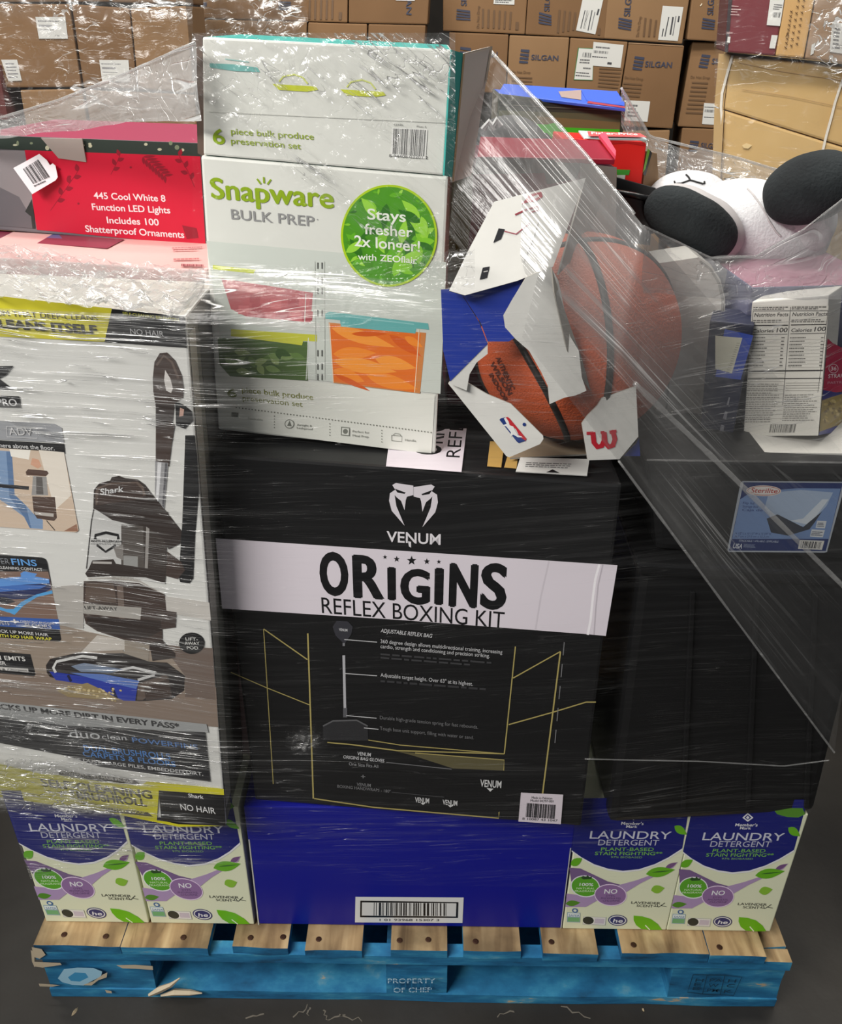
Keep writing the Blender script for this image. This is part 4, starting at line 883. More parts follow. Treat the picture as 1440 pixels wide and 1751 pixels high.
for t, x0, y0, x1, y1 in (('445 Cool White 8', 485, 1018, 852, 1034), ('Function LED Lights', 476, 1076, 876, 1094), ('Includes 100', 552, 1144, 818, 1156), ('Shatterproof Ornaments', 442, 1188, 948, 1220)): A.text(cw, t, x0, y0, x1, y1, 34, .022)
A.build('printed_artwork', xm)
tabF = Face(MF.w(108, 262)+MF.n*.003, 9, -8)
carton('closing_tab', '', '', tabF, crop(R1, [(210, 708), (420, 712), (442, 832), (300, 812)]), .0015, mat('grey_tab', (150, 142, 136), .6), parent=xm, bevel=0)
PF2 = Face((-.30, .150, 1.178), 9)
pq = [(-60, 437), (352, 463)]
pkc = carton('blush_carton', 'blush pink topped carton under the red ornament carton, behind the vacuum carton', 'carton', PF2,
             [*pq, drop(PF2, pq[1], .4195), drop(PF2, pq[0], .4195)], .36, [mat('blush_side', (190, 160, 158), .5), mat('blush_top', (206, 158, 154), .5)], [0, 0, 0, 0, 1, 0], bk=BACK)
A = Art(Face(PF2.w(150, 450)+V((0, 0, .0006)), u=PF2.u, v=-PF2.n), R1, .0003)
A.poly((120, 44, 62), [(-60, 1178), (640, 1228), (550, 1276), (200, 1250), (-60, 1236)]).poly((92, 84, 130), [(60, 1190), (300, 1200), (320, 1225), (100, 1215)])
A.scribble((150, 84, 88), (880, 1268), (1048, 1262), (1050, 1285), (890, 1290), 2, 3, .4).scribble((160, 96, 96), (890, 1322), (1050, 1318), (1052, 1336), (890, 1340), 1, 5, .4).scribble((120, 60, 66), (930, 1352), (1056, 1356), (1056, 1372), (930, 1368), 1, 7, .7)
A.build('printed_top', pkc)
# hang tag
GF = Face(MF.w(60, 297)+V((0, -.012, .0)), 0, 8)
tagm = mat('white_card', (222, 218, 222), .5)
hp = crop(R1, [(68, 862), (200, 790), (240, 822), (256, 848), (270, 838), (284, 850), (296, 908), (285, 925), (165, 996)])
ht = link('hang_tag', [GF.w(*p) for p in hp]+[GF.w(*p)-GF.n*.001 for p in hp], [tuple(range(8, -1, -1)), tuple(range(9, 18))]+[(i, (i+1) % 9, 9+(i+1) % 9, 9+i) for i in range(9)], tagm, loc=GF.w(*crop(R1, [(165, 996)])[0]))
tag(ht, 'white barcode hang tag in front of the left end of the red ornament carton', 'hang tag')
A = Art(GF, R1, .0006); A.bars((40, 38, 40), (118, 866), (196, 818), (256, 908), (172, 944), 20, 5).scribble((90, 88, 90), (172, 950), (256, 912), (260, 924), (178, 960), 1, 2); A.build('barcode_print', ht)
# red lidded box with grey end
XB = Face((.15, .215, 1.0), -2)
xb1 = [(774, 266), (1055, 287)]
rb = carton('gift_box', 'maroon box with a bright red lid behind the torn basketball box', 'box', XB,
            [xb1[0], xb1[1], drop(XB, xb1[1], .988), drop(XB, xb1[0], .988)], .12, [mat('maroon_board', (92, 24, 44), .45)], bevel=.002)
A = Art(XB, T5, .0006)
A.poly((78, 84, 44), [(-20, 520), (120, 530), (110, 900), (60, 1400), (-60, 1400)]).poly((66, 62, 60), [(150, 530), (700, 550), (660, 640), (120, 650)]).poly((56, 54, 54), [(600, 560), (880, 572), (850, 680), (640, 720)]).poly((122, 118, 112), [(870, 570), (1130, 600), (1120, 1100), (880, 1000)]); A.build('printed_artwork', rb)
RTp = Face(XB.w(930, 278)+V((0, 0, .004)), u=XB.u, v=(0, 1, .18))
lid = carton('lid', '', '', RTp, crop(T5, [(172, 384), (1000, 410), (1118, 546), (148, 524)]), .006, mat('red_lid', (142, 26, 48), .38), parent=rb, bevel=.001)
RF2 = Face(RTp.w(1048, 270)+V((0, -.002, .006)), u=V((.5, -.86, 0)), v=(-.2, .3, 1))
carton('lid_flap', '', '', RTp, crop(T5, [(1000, 405), (1040, 390), (1118, 520), (1116, 560)]), .004, mat('red_lid_edge', (214, 74, 98), .45), parent=rb, bevel=0).location += V((0, -.002, .006))
# tall red box
XC = Face((.23, .36, 1.0), -2)
xc1 = [(962, 236), (1106, 245)]
rc = carton('toy_box', 'bright red box with a white and teal top edge behind the maroon box', 'box', XC,
            [xc1[0], xc1[1], drop(XC, xc1[1], .9885), drop(XC, xc1[0], .9885)], .08, [mat('signal_red_board', (206, 30, 24), .4)], bevel=.002)
A = Art(XC, T5, .0006)
A.poly((170, 20, 18), [(905, 400), (1330, 425), (1320, 450), (1200, 430), (1050, 440)]).poly((60, 140, 44), [(1130, 615), (1224, 618), (1215, 655), (1130, 655)]).poly((196, 200, 190), [(1130, 655), (1190, 655), (1186, 690), (1130, 690)]); A.build('printed_artwork', rc)
XT = Face(XC.w(1040, 240)+V((0, .002, .002)), u=XC.u, v=(0, 1, .5))
A = Art(XT, T5, .003)
tp = carton('top_strip', '', '', XT, crop(T5, [(862, 342), (1300, 368), (1345, 405), (905, 398)]), .002, mat('pale_teal_board', (186, 212, 214), .45), parent=rc, bevel=0)
A.poly((192, 26, 30), [(920, 362), (1290, 376), (1340, 404), (930, 396)]).text((226, 200, 200), 'Fisher-Price', 950, 382, 1275, 390, 16, .02); A.build('printed_strip', tp)
# thin carton beside it
XD = Face(at_y(1112, 290, .40), u=V((.6, .8, 0)), v=(0, 0, 1))
xd = carton('narrow_carton', 'narrow tan carton with a lime edge right of the bright red box', 'carton', XD,
            [(1106, 258), (1124, 262), (1128, 330), (1098, 330)], .03, [kraft], bevel=.001)
A = Art(XD, T5, .0006); A.poly((120, 176, 40), [(1345, 470), (1362, 480), (1330, 610), (1310, 640)]).poly((24, 24, 24), [(1362, 480), (1376, 500), (1330, 660), (1312, 650), (1330, 610)]); A.build('printed_edge', xd)
# board game box
XA = Face((.19, .47, 1.0), -1)
xa1 = [(852, 160), (1070, 186)]
ga = carton('game_box', 'large box with a blue lid and green lower edge behind the red boxes', 'box', XA,
            [xa1[0], xa1[1], drop(XA, xa1[1], .9885), drop(XA, xa1[0], .9885)], .10, [mat('dark_photo_board', (54, 58, 48), .4), mat('game_lid_blue', (52, 88, 190), .4)], [0, 0, 0, 0, 1, 0], bevel=.002)
A = Art(XA, T5, .0006)
A.poly((84, 86, 62), [(300, 200), (1160, 230), (1150, 330), (300, 320)]).poly((112, 96, 62), [(560, 240), (1155, 285), (1150, 345), (620, 320)]).poly((36, 40, 34), [(300, 130), (1180, 185), (1170, 215), (300, 170)])
A.poly((70, 176, 34), [(400, 290), (640, 300), (700, 285), (760, 320), (1150, 335), (1150, 420), (700, 420), (640, 360), (420, 330)]).line((96, 96, 84), [(330, 160), (1170, 205)], 5)
A.build('printed_artwork', ga)
XL = Face(XA.w(960, 172)+V((0, -.001, .002)), u=XA.u, v=(0, 1, .32))
glid = carton('lid', '', '', XL, crop(T5, [(335, 12), (1125, 64), (1194, 190), (294, 82)]), .004, mat('game_lid_blue', (52, 88, 190), .4), parent=ga, bevel=.001)
A = Art(XL, T5, .0006)
A.poly((150, 130, 124), [(720, 70), (880, 60), (880, 130), (740, 110)]).poly((150, 40, 56), [(930, 138), (1186, 176), (1188, 188), (920, 152)]).poly((46, 84, 196), [(880, 62), (1130, 68), (1185, 150), (1184, 172), (920, 136)]); A.build('printed_top', glid)
# grey pouch with white ties
vs, fs = ball(at_y(872, 222, .40)+V((0, 0, -.03)), .055, .04, .048)
po = tag(link('pouch', vs, fs, mat('charcoal_cloth', (66, 66, 68), .8), smooth=True, loc=at_y(872, 222, .40)-V((0, 0, .078))), 'charcoal pouch with white ties between the white cartons and the blue lidded box', 'pouch')
for P in ([(826, 222), (836, 208), (846, 222)], [(842, 220), (850, 204), (856, 216)]):
    vs, fs = tube([at_y(x, y, .36) for x, y in P], .004, 6); link('tie', vs, fs, mat('white_tie', (206, 206, 206), .6), po)
# black tray
BTr = Face(at_y(1085, 350, .29), 6)
bl = tag(empty('black_bin', BTr.w(1085, 372)), 'glossy black open bin between the maroon box and the plush panda', 'bin')
gl = mat('gloss_black', (14, 14, 15), .18, .5)
carton('bin_front', '', '', BTr, [(1052, 330), (1118, 342), (1112, 420), (1052, 412)], .004, gl, parent=bl, bevel=.001)
carton('bin_back', '', '', Face(at_y(1085, 320, .35), 6), [(1050, 302), (1122, 322), (1118, 400), (1050, 400)], .004, mat('soft_black', (34, 35, 36), .4), parent=bl, bevel=.001)
vs, fs = tube([BTr.w(x, y)+V((0, -.003, 0)) for x, y in ((1051, 328), (1085, 334), (1119, 342))], .004, 8); link('rim', vs, fs, mat('rim_black', (30, 31, 32), .25), bl, smooth=True)
carton('bin_side', '', '', Face(at_y(1052, 350, .32), u=V((.05, 1, 0)), v=(0, 0, 1)), [(1053, 312), (1049.5, 318), (1049.5, 420), (1053, 412)], .004, gl, parent=bl, bevel=0)

# ------------------------------------------------------------------ plush panda
wf = mat('white_plush', (204, 204, 206), .95, .1, None, (260, .35, .004)); bf = mat('black_plush', (26, 29, 31), .9, .25, (7, .35, .7), (240, .4, .004), (54, 60, 62)); rim = mat('grey_plush_rim', (178, 174, 174), .95, .1)
pc = at_y(1300, 372, .33)
pd_ = tag(empty('plush_panda', (pc.x, pc.y, pc.z-.08)), 'white and black plush panda lying on its back on top of the load', 'plush toy')
def blob(name, px, Y, ax, up_, sq, m, parent, dirn=None, k=48):
    """soft stuffed shape: half sizes ax in metres along (screen right, depth, screen up), turned by up_ degrees in the picture plane"""
    c = at_y(*px, Y); R = Matrix.Rotation(math.radians(up_), 3, 'Y') if dirn is None else dirn
    vs, fs = ball((0, 0, 0), 1, 1, 1, None, k, k//2); out = []
    for v in vs:
        s = 1/(abs(v.x)**sq+abs(v.y)**sq+abs(v.z)**sq)**(1/sq); q = V((v.x*s*ax[0], v.y*s*ax[1], v.z*s*ax[2]))
        n = mnoise.noise(q*28+V((px[0], 0, 0)))*.0022
        out.append(c+R @ (q*(1+n/max(q.length, .01))))
    return link(name, out, fs, m, parent, smooth=True)
bd_ = blob('body', (1292, 392), .36, (.098, .07, .062), 8, 2.3, wf, pd_)
hd_ = blob('head', (1176, 349), .40, (.058, .05, .044), 0, 2.1, wf, pd_)
ft = blob('paw', (1190, 383), .30, (.069, .040, .039), 27, 2.2, rim, pd_)
blob('paw_pad', (1181, 382), .274, (.064, .030, .035), 27, 2.3, bf, ft)
f2 = blob('foot', (1362, 376), .34, (.048, .05, .052), -30, 2.1, wf, pd_)
blob('foot_pad', (1386, 321), .29, (.056, .045, .041), -22, 2.2, bf, f2)
from mathutils.bvhtree import BVHTree
def on_mesh(o):
    t = BVHTree.FromPolygons([v.co+origin(o) for v in o.data.vertices], [tuple(p.vertices) for p in o.data.polygons])
    def f(x, y):
        h = t.ray_cast(CAM, ray(x, y).normalized()); return (h[0] or CAM+ray(x, y)*1.2)-FW*.0008
    return f
on_head = on_mesh(hd_)
th = mat('black_thread', (16, 16, 18), .6)
vs, fs = [], []
for P in (crop(T6, [(352, 304), (358, 320), (395, 318), (430, 305), (455, 297), (500, 310), (535, 320), (548, 318), (547, 306)]), crop(T6, [(428, 262), (445, 278), (455, 297)])):
    a, b = tube([on_head(*p) for p in P], .0013, 6); o = len(vs); vs += a; fs += [tuple(o+i for i in f) for f in b]
link('stitched_mouth', vs, fs, th, hd_)
on_bd = on_mesh(bd_)
vs, fs = tube([on_bd(x, y) for x, y in crop(T6, [(825, 352), (870, 400), (925, 480), (965, 560), (1010, 630), (1040, 660)])], .0012, 6)
link('seam', vs, fs, rim, bd_)
# ------------------------------------------------------------------ unseen dark totes added either side to shade the floor
def shade_tote(x0, x1, y0, y1, z0, z1, lab):
    t = tag(empty('storage_tote', ((x0+x1)/2, (y0+y1)/2, z0)), lab, 'tote')
    b = bmesh.new(); vs = []
    for z, k in ((z0, .04), (z1-.05, 0)): vs += [V((x0+k, y0+k, z)), V((x1-k, y0+k, z)), V((x1-k, y1-k, z)), V((x0+k, y1-k, z))]
    link('tote_body', vs, [(3, 2, 1, 0), (4, 5, 6, 7), (0, 1, 5, 4), (1, 2, 6, 5), (2, 3, 7, 6), (3, 0, 4, 7)], bt, t, bevel=.02); b.free()
    cuboid('lid', x0-.015, x1+.015, y0-.015, y1+.015, z1-.05, z1, bt, t, bevel=.012)
shade_tote(-1.75, -.97, -.55, 1.2, 0, .6, 'low black lidded tote on the floor beside the left end of the blue pallet')
shade_tote(1.02, 1.75, -.1, 1.3, 0, .62, 'lower black lidded tote on the floor beside the right end of the blue pallet')
shade_tote(1.02, 1.75, -.1, 1.3, .62, 1.2, 'upper black lidded tote of the pair beside the right end of the blue pallet')
# ------------------------------------------------------------------ cartons behind
kb = [mat('kraft_carton_%d' % i, c, .72, .25, (2.2, .3, .75), (40, .08, .003), c2) for i, (c, c2) in enumerate((((136, 105, 74), (122, 92, 63)), ((128, 97, 67), (112, 84, 57)), ((144, 113, 81), (130, 101, 71))))]
slate = (62, 66, 84); faded = (104, 80, 58); lblw = (206, 206, 202); lblk = (70, 70, 74)
grpA = 'cartons of the dark stack with striped logos'
def back_carton(face, pts, label, depth, k, group=None, name='shipping_carton'):
    return carton(name, label, 'carton', face, pts, depth, kb[k % 3], group=group, bevel=.006)
def stripes(A, P):
    """square mark of fanned stripes; P = TL TR BR BL"""
    q = A.quad(*P)
    for v0, v1, w0, w1 in ((0, .18, .22, .02), (.30, .46, .5, .3), (.56, .72, .74, .56), (.82, .96, .98, .84)):
        A.poly(slate, [q(0, v0), q(1, w1), q(1, w0), q(0, v1)])
    A.poly(slate, [q(.1, 0), q(1, 0), q(.65, .12)]); A.poly(slate, [q(0, 1), q(.7, 1), q(.2, .86)])
SGF = Face(at_y(960, 60, 4.0), 2, 0)
def sil(art, x, y, w_, h): art.text(slate, 'SILGAN', x, y, x+w_, y+w_*.035, h, .03)
TOPR = [('a', T3, [(70, -60), (650, -60), (630, 235), (70, 211)]), ('b', T3, [(655, -60), (1215, -60), (1176, 266), (634, 236)]), ('c', T4, [(125, -60), (595, -60), (546, 246), (107, 216)]), ('d', T4, [(606, -60), (800, -60), (800, 236), (572, 222)])]
tl_ = {'a': 'brown can carton in the top row directly right of the dark gap', 'b': 'brown can carton with a slanted white label in the top row', 'c': 'brown can carton with an upright white label in the top row', 'd': 'brown can carton in the top row beside the maroon carton'}
objs = {}
for i, (k, cr, P) in enumerate(TOPR):
    o = objs[k] = back_carton(SGF, crop(cr, P), tl_[k], .4, i, grpA)
    A = Art(SGF, T3, .003)
    if k == 'a':
        stripes(A, [(165, 62), (256, 72), (258, 142), (160, 134)]); A.text(slate, 'SILGAN', 232, 40, 228, -160, 38, .03, 0, (-1, -.05))
        A.text(faded, 'Do Not Drop', 318, 192, 322, 40, 18, .01, 0, (-1, 0))
        for x in range(6): A.line(faded, [(345+38*x, 60+4*x), (342+37*x, 190+2*x)], 13)
        A.line(faded, [(578, 150), (576, 205)], 22); A.part('printed_logo', o, 'shipping_label').poly(lblw, [(420, -40), (562, -40), (558, 33), (416, 27)]).scribble(lblk, (430, -5), (552, -2), (550, 26), (426, 20), 2, 3)
    if k == 'b':
        stripes(A, [(728, 82), (812, 104), (812, 176), (724, 160)]); A.text(slate, 'SILGAN', 798, 78, 806, -120, 36, .03, 0, (-1, -.05))
        for x in range(4): A.line(faded, [(868+36*x, 66+6*x), (856+35*x, 225-6*x)], 14)
        A.line(faded, [(1140, 190), (1136, 240)], 18)
        A.part('printed_logo', o, 'shipping_label').poly(lblw, [(1030, -30), (1172, -30), (1112, 235), (980, 208)])
        A.scribble(lblk, (1075, 70), (1090, 30), (1040, 170), (1024, 190), 1, 3).bars(lblk, (1055, 70), (1064, 72), (1042, 200), (1030, 196), 3, 5).line(lblk, [(1090, 70), (1062, 210)], 7).line(lblk, [(1042, 70), (1012, 195)], 6).line((110, 110, 112), [(1110, 80), (1082, 205)], 5).line(lblk, [(1136, 62), (1124, 104)], 12)
    if k == 'c':
        A.at(T4); stripes(A, [(190, 98), (264, 112), (258, 172), (186, 158)]); A.text(slate, 'SILGAN', 252, 92, 268, -80, 34, .03, 0, (-1, -.05))
        A.text(faded, 'Do Not Drop', 302, 205, 318, 92, 16, .01, 0, (-1, -.02))
        for x in range(3): A.line(faded, [(340+30*x, 100+6*x), (330+29*x, 205)], 11)
        A.part('printed_logo', o, 'shipping_label').poly(lblw, [(436, 32), (552, 40), (520, 230), (410, 222)]).line(lblk, [(470, 95), (448, 205)], 6).line(lblk, [(494, 95), (478, 195)], 9).line((110, 110, 112), [(510, 90), (492, 200)], 5).line(lblk, [(440, 160), (432, 205)], 6).line(lblk, [(528, 90), (522, 125)], 9)
    if k == 'd':
        A.at(T4); stripes(A, [(660, 100), (730, 112), (724, 168), (652, 160)]); A.text(slate, 'SILGAN', 718, 84, 726, -60, 34, .03, 0, (-1, -.05)); A.line((226, 214, 190), [(646, 34), (656, 20)], 6)
    A.build(A.nm, o)
ROW2 = [('e', [(112, 220), (520, 236), (498, 640), (120, 620)]), ('f', [(526, 240), (936, 256), (900, 660), (504, 640)]), ('g', [(942, 258), (1336, 286), (1270, 700), (908, 690)]), ('h', [(1342, 290), (1722, 312), (1640, 880), (1255, 860)])]
rl = {'e': 'brown can carton mostly hidden by the grey flap of the white carton, second row', 'f': 'brown can carton with a striped logo in the second row, above the blue lidded box', 'g': 'brown can carton with two overlapping white labels in the second row', 'h': 'brown can carton with a low white label, right end of the second row'}
for i, (k, P) in enumerate(ROW2):
    o = objs[k] = back_carton(SGF, crop(T3, P), rl[k], .4, i+1, grpA); A = Art(SGF, T3, .003)
    if k == 'e': stripes(A, [(190, 320), (262, 328), (252, 425), (182, 418)]); sil(A, 270, 386, 172, 38)
    if k == 'f':
        stripes(A, [(604, 336), (662, 340), (650, 436), (590, 430)]); sil(A, 674, 409, 184, 36); A.text(faded, 'Do Not Drop', 540, 500, 668, 504, 18, .01)
        for y in (528, 552, 578): A.line(faded, [(540, y), (680, y+6)], 10)
    if k == 'g':
        for y in range(6): A.line(faded, [(1140-2*y, 468+24*y), (1292-5*y, 476+25*y)], 10)
        A.part('printed_lines', o, 'shipping_label').poly((60, 120, 70), [(994, 326), (1102, 330), (1094, 550), (964, 546)]).poly(lblw, [(1000, 330), (1100, 336), (1092, 546), (968, 542)]).poly(lblw, [(1100, 286), (1306, 308), (1284, 464), (1084, 448)])
        A.bars(lblk, (1028, 358), (1086, 362), (1082, 396), (1022, 390), 9, 4).bars(lblk, (1100, 344), (1200, 352), (1196, 370), (1098, 362), 20, 6).scribble(lblk, (1116, 312), (1220, 322), (1218, 340), (1114, 332), 1, 3).scribble(lblk, (1092, 380), (1215, 390), (1212, 404), (1090, 394), 1, 5)
        A.scribble(lblk, (1010, 400), (1080, 404), (1076, 440), (1002, 436), 2, 8).scribble(lblk, (1030, 456), (1092, 460), (1088, 480), (1026, 476), 1, 9).scribble(lblk, (980, 486), (1088, 494), (1084, 534), (976, 526), 2, 10, .4).poly(lblk, [(1196, 424), (1226, 427), (1222, 444), (1192, 440)])
    if k == 'h':
        A.at(T4); stripes(A, [(280, 314), (334, 320), (318, 396), (266, 388)]); sil(A, 336, 374, 150, 32); A.text(faded, 'Do Not Drop', 222, 440, 326, 450, 15, .01)
        for y in range(4): A.line(faded, [(216-4*y, 466+22*y), (320-4*y, 474+22*y)], 9)
        A.line((170, 140, 110), [(244, 240), (548, 258)], 4)
        A.part('printed_logo', o, 'shipping_label').poly(lblw, [(230, 560), (366, 568), (350, 682), (218, 674)]).scribble(lblk, (246, 580), (300, 583), (296, 660), (238, 656), 4, 3)
    A.build(A.nm, o)
SGE = Face(SGF.w(1190, 140)+V((0, .05, 0)), 8)
o = back_carton(SGE, crop(T4, [(604, 232), (800, 240), (760, 720), (520, 708)]), 'brown can carton set apart just left of the banded tan cartons', .4, 0, grpA)
A = Art(SGE, T4, .003); stripes(A, [(655, 304), (704, 308), (686, 384), (636, 376)]); A.text(slate, 'SILGAN', 710, 358, 850, 366, 32, .03).text(faded, 'Do Not Drop', 592, 438, 700, 442, 15, .01)
for y in range(8): A.line(faded, [(600-5*y, 462+24*y), (690-4*y, 466+24*y)], 9)
A.part('printed_logo', o, 'shipping_label').poly(lblw, [(668, 576), (770, 582), (760, 700), (656, 694)]).bars(lblk, (672, 612), (740, 616), (738, 632), (670, 628), 14, 3).scribble(lblk, (670, 594), (740, 598), (738, 606), (669, 603), 1, 4).scribble(lblk, (668, 650), (738, 654), (736, 664), (667, 660), 1, 5); A.build(A.nm, o)
o = back_carton(SGE, [*crop(T4, [(546, 716), (800, 724)]), drop(SGE, crop(T4, [(780, 1080)])[0], .3), drop(SGE, crop(T4, [(510, 1080)])[0], .3)], 'brown can carton low behind the plush panda, under the set apart logo carton', .4, 1, grpA)
A = Art(SGE, T4, .003); stripes(A, [(590, 786), (640, 790), (626, 850), (580, 845)]); A.text(slate, 'SILGAN', 648, 826, 760, 834, 28, .03); A.build('printed_logo', o)
o = back_carton(SGF, [*crop(T4, [(204, 735), (478, 728)]), drop(SGF, crop(T4, [(470, 1000)])[0], .3), drop(SGF, crop(T4, [(190, 1000)])[0], .3)], 'brown can carton in the shaded third row above the clear film edge', .4, 2, grpA)
lowb = cuboid('carton_layer', SGF.w(757, 60).x, SGF.w(1225, 60).x, 4.0, 4.5, .0, .29, kb[1], bevel=.01)
lowb['label'] = 'lowest brown carton layer of the logo stack, shaded behind the load'; lowb['category'] = 'carton'
# middle wrapped stack
MGF = Face(at_y(600, 40, 3.7), 1, 0)
MQ = [((330, -40), (595, -40), (594, 39), (330, 31), 'brown carton behind the top left of the white cartons, film wrapped, with a dark logo'), ((597, -40), (736, -40), (731, 42), (596, 39), 'brown carton left of the dark gap with a sideways dark word'),
      ((330, 33), (525, 37), (522, 110), (330, 110), 'film wrapped brown carton peeking over the left of the topmost white carton'), ((527, 38), (628, 41), (626, 110), (524, 110), 'brown carton just above the middle of the topmost white carton'), ((630, 41), (728, 43), (724, 110), (628, 110), 'brown carton above the teal edge of the topmost white carton, left of the dark gap')]
for i, (a, b, c_, d, lab) in enumerate(MQ):
    o = back_carton(MGF, [a, b, c_, d], lab, .4, i, 'cartons of the wrapped stack above the white cartons')
    if i == 0:
        A = Art(MGF, T2, .003); stripes(A, [(416, 6), (474, 8), (474, 46), (418, 44)]); A.line(slate, [(50, 18), (90, 20)], 18)
        for x in range(5): A.line(faded, [(560+26*x, 0), (558+26*x, 88)], 9)
        A.line(faded, [(700, 55), (698, 90)], 14); A.build('printed_logo', o)
    if i == 1:
        A = Art(MGF, T2, .003); A.text(slate, 'SILGAN', 1000, -110, 1000, 66, 24, .03, 0, (.99, .1)).poly(lblw, [(950, -20), (1042, -20), (1038, 4), (952, 2)]); A.build('printed_logo', o)
x0, x1 = MGF.w(330, 90).x, MGF.w(726, 90).x
tag(cuboid('carton_layer', x0, x1, 3.72, 4.1, 0, MGF.w(500, 110).z-.03, kb[2], bevel=.01), 'lowest brown carton layer of the wrapped stack, hidden behind the white cartons', 'carton')
# left wrapped stack
LGF = Face(at_y(150, 100, 2.9), -2, 0)
LQ = [((-40, 6), (118, 7), (139, 149), (-10, 150), 'brown carton with a white label left of the dark upright seam, at the far left'), ((122, 7), (221, 14), (234, 152), (143, 150), 'brown carton right of the dark seam with a pale label low on its front'), ((223, 14), (318, 10), (332, 160), (236, 152), 'plain brown carton at the right end of the left wrapped stack'),
      ((-60, -60), (186, -60), (187, 3), (-50, 4), 'brown carton of the left stack cut by the top left corner of the view'), ((189, -60), (312, -60), (318, 7), (190, 4), 'brown carton of the left stack in the top row, beside the wrapped stack'), ((34, 154), (140, 152), (166, 330), (64, 330), 'brown carton in the lower left row just above the rising film'), ((145, 154), (333, 162), (344, 330), (172, 330), 'brown carton low in the left stack, mostly behind the rising film')]
for i, (a, b, c_, d, lab) in enumerate(LQ):
    o = back_carton(LGF, [a, b, c_, d], lab, .35, i, 'cartons of the left wrapped stack')
    if i in (0, 1):
        A = Art(LGF, T1, .003)
        if i == 0:
            A.poly(lblw, [(258, 122), (474, 122), (494, 280), (284, 280)]).scribble((120, 120, 124), (275, 145), (440, 148), (442, 162), (278, 160), 1, 3).poly((150, 150, 152), [(280, 178), (380, 180), (384, 196), (282, 194)]).scribble((100, 100, 104), (280, 208), (400, 210), (402, 222), (282, 220), 1, 4).scribble(lblk, (400, 254), (440, 255), (440, 264), (402, 263), 1, 5)
            A.part('shipping_label', o, 'shipping_label').poly(lblw, [(10, 432), (126, 432), (160, 584), (62, 586)]).scribble((120, 120, 124), (40, 450), (120, 450), (150, 570), (66, 572), 5, 6, .4)
        else:
            A.poly(lblw, [(720, 434), (932, 434), (944, 590), (742, 590)]).scribble((110, 110, 114), (735, 456), (885, 460), (888, 470), (737, 468), 1, 3).poly((140, 140, 142), [(740, 486), (838, 488), (840, 502), (742, 500)]).scribble((120, 120, 124), (745, 516), (865, 520), (868, 530), (747, 528), 1, 7)
        A.build('shipping_label', o)
o = carton('maroon_carton', 'dark maroon carton at the far left edge beside the left wrapped stack', 'carton', Face(at_y(0, 150, 2.85), -2), [(-66, 112), (-4, 112), (14, 205), (-46, 205)], .3, mat('maroon_far', (96, 42, 40), .6))
lo2 = at_y(60, 330, 2.9).z
tag(cuboid('carton_layer', LGF.w(-60, 200).x, LGF.w(338, 200).x, 2.93, 3.25, 0, LGF.w(100, 330).z-.03, kb[0], bevel=.01), 'lowest brown carton layer of the left stack, behind the ornament carton', 'carton')
LP = Face(at_y(330, 60, 3.45), 0)
tag(carton('post', '', '', LP, [(318, -60), (336, -60), (342, 200), (326, 200)], .06, mat('dark_post', (40, 34, 32), .7)), 'dark upright post between the left stack and the film wrapped stack', 'post')
# tan banded cartons on the right
TGF = Face(at_y(1300, 200, 2.6), 14, 0)
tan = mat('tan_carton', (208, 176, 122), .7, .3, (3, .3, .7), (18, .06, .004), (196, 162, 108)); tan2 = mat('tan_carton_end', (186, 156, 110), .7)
tq = crop(T4, [(815, 308), (1700, 395), (1640, 880), (778, 612)])
t1 = carton('tan_carton', 'large tan carton with white banding, the upper one at the right, under the maroon carton', 'carton', TGF, tq, .5, [tan, tan2], [0, 1, 1, 1, 0, 0], bevel=.008)
tq2 = crop(T4, [(782, 618), (1640, 885), (1600, 1150), (755, 1120)])
t2 = carton('tan_carton', 'large tan carton with a torn spot, the lower one behind the plush panda', 'carton', TGF, tq2, .5, [tan, tan2], [0, 1, 1, 1, 0, 0], bevel=.008)
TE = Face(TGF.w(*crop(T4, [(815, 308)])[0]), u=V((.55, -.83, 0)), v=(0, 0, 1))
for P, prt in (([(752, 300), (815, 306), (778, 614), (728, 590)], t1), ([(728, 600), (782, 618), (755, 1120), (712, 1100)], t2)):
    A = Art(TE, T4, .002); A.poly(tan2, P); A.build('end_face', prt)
A = Art(TGF, T4, .004); A.line((180, 148, 104), [(860, 350), (1100, 400), (1440, 450)], 4).line((184, 152, 106), [(880, 500), (1150, 540), (1440, 600)], 4); A.build('creases', t1)
A = Art(TGF, T4, .004); A.poly((226, 200, 150), [(880, 812), (905, 800), (938, 812), (915, 832), (890, 828)]); A.build('torn_spot', t2)
bandm = mat('white_banding', (226, 220, 208), .5)
for P, lab in (([(826, 310), (800, 400), (768, 520), (762, 600), (768, 680), (765, 780), (752, 870)], 'left white packing band around the tan cartons'), ([(1470, 380), (1440, 450), (1400, 570), (1380, 650), (1350, 760), (1322, 880)], 'right white packing band around the tan cartons')):
    vs, fs = [], []
    for x, y in P:
        for dx in (-7, 7): vs.append(TGF.w(*crop(T4, [(x+dx, y)])[0], .008))
    vs += [v-TGF.n*.003 for v in vs]; n = len(P)
    fs = [(2*i, 2*i+2, 2*i+3, 2*i+1) for i in range(n-1)]+[(2*n+2*i, 2*n+2*i+1, 2*n+2*i+3, 2*n+2*i+2) for i in range(n-1)]+[(2*i, 2*n+2*i, 2*n+2*i+2, 2*i+2) for i in range(n-1)]+[(2*i+1, 2*i+3, 2*n+2*i+3, 2*n+2*i+1) for i in range(n-1)]
    tag(link('packing_band', vs, fs, bandm, loc=vs[-1]), lab, 'band', 'packing bands on the tan cartons')
UG = Face(at_y(1300, 95, 2.55), 12, 0)
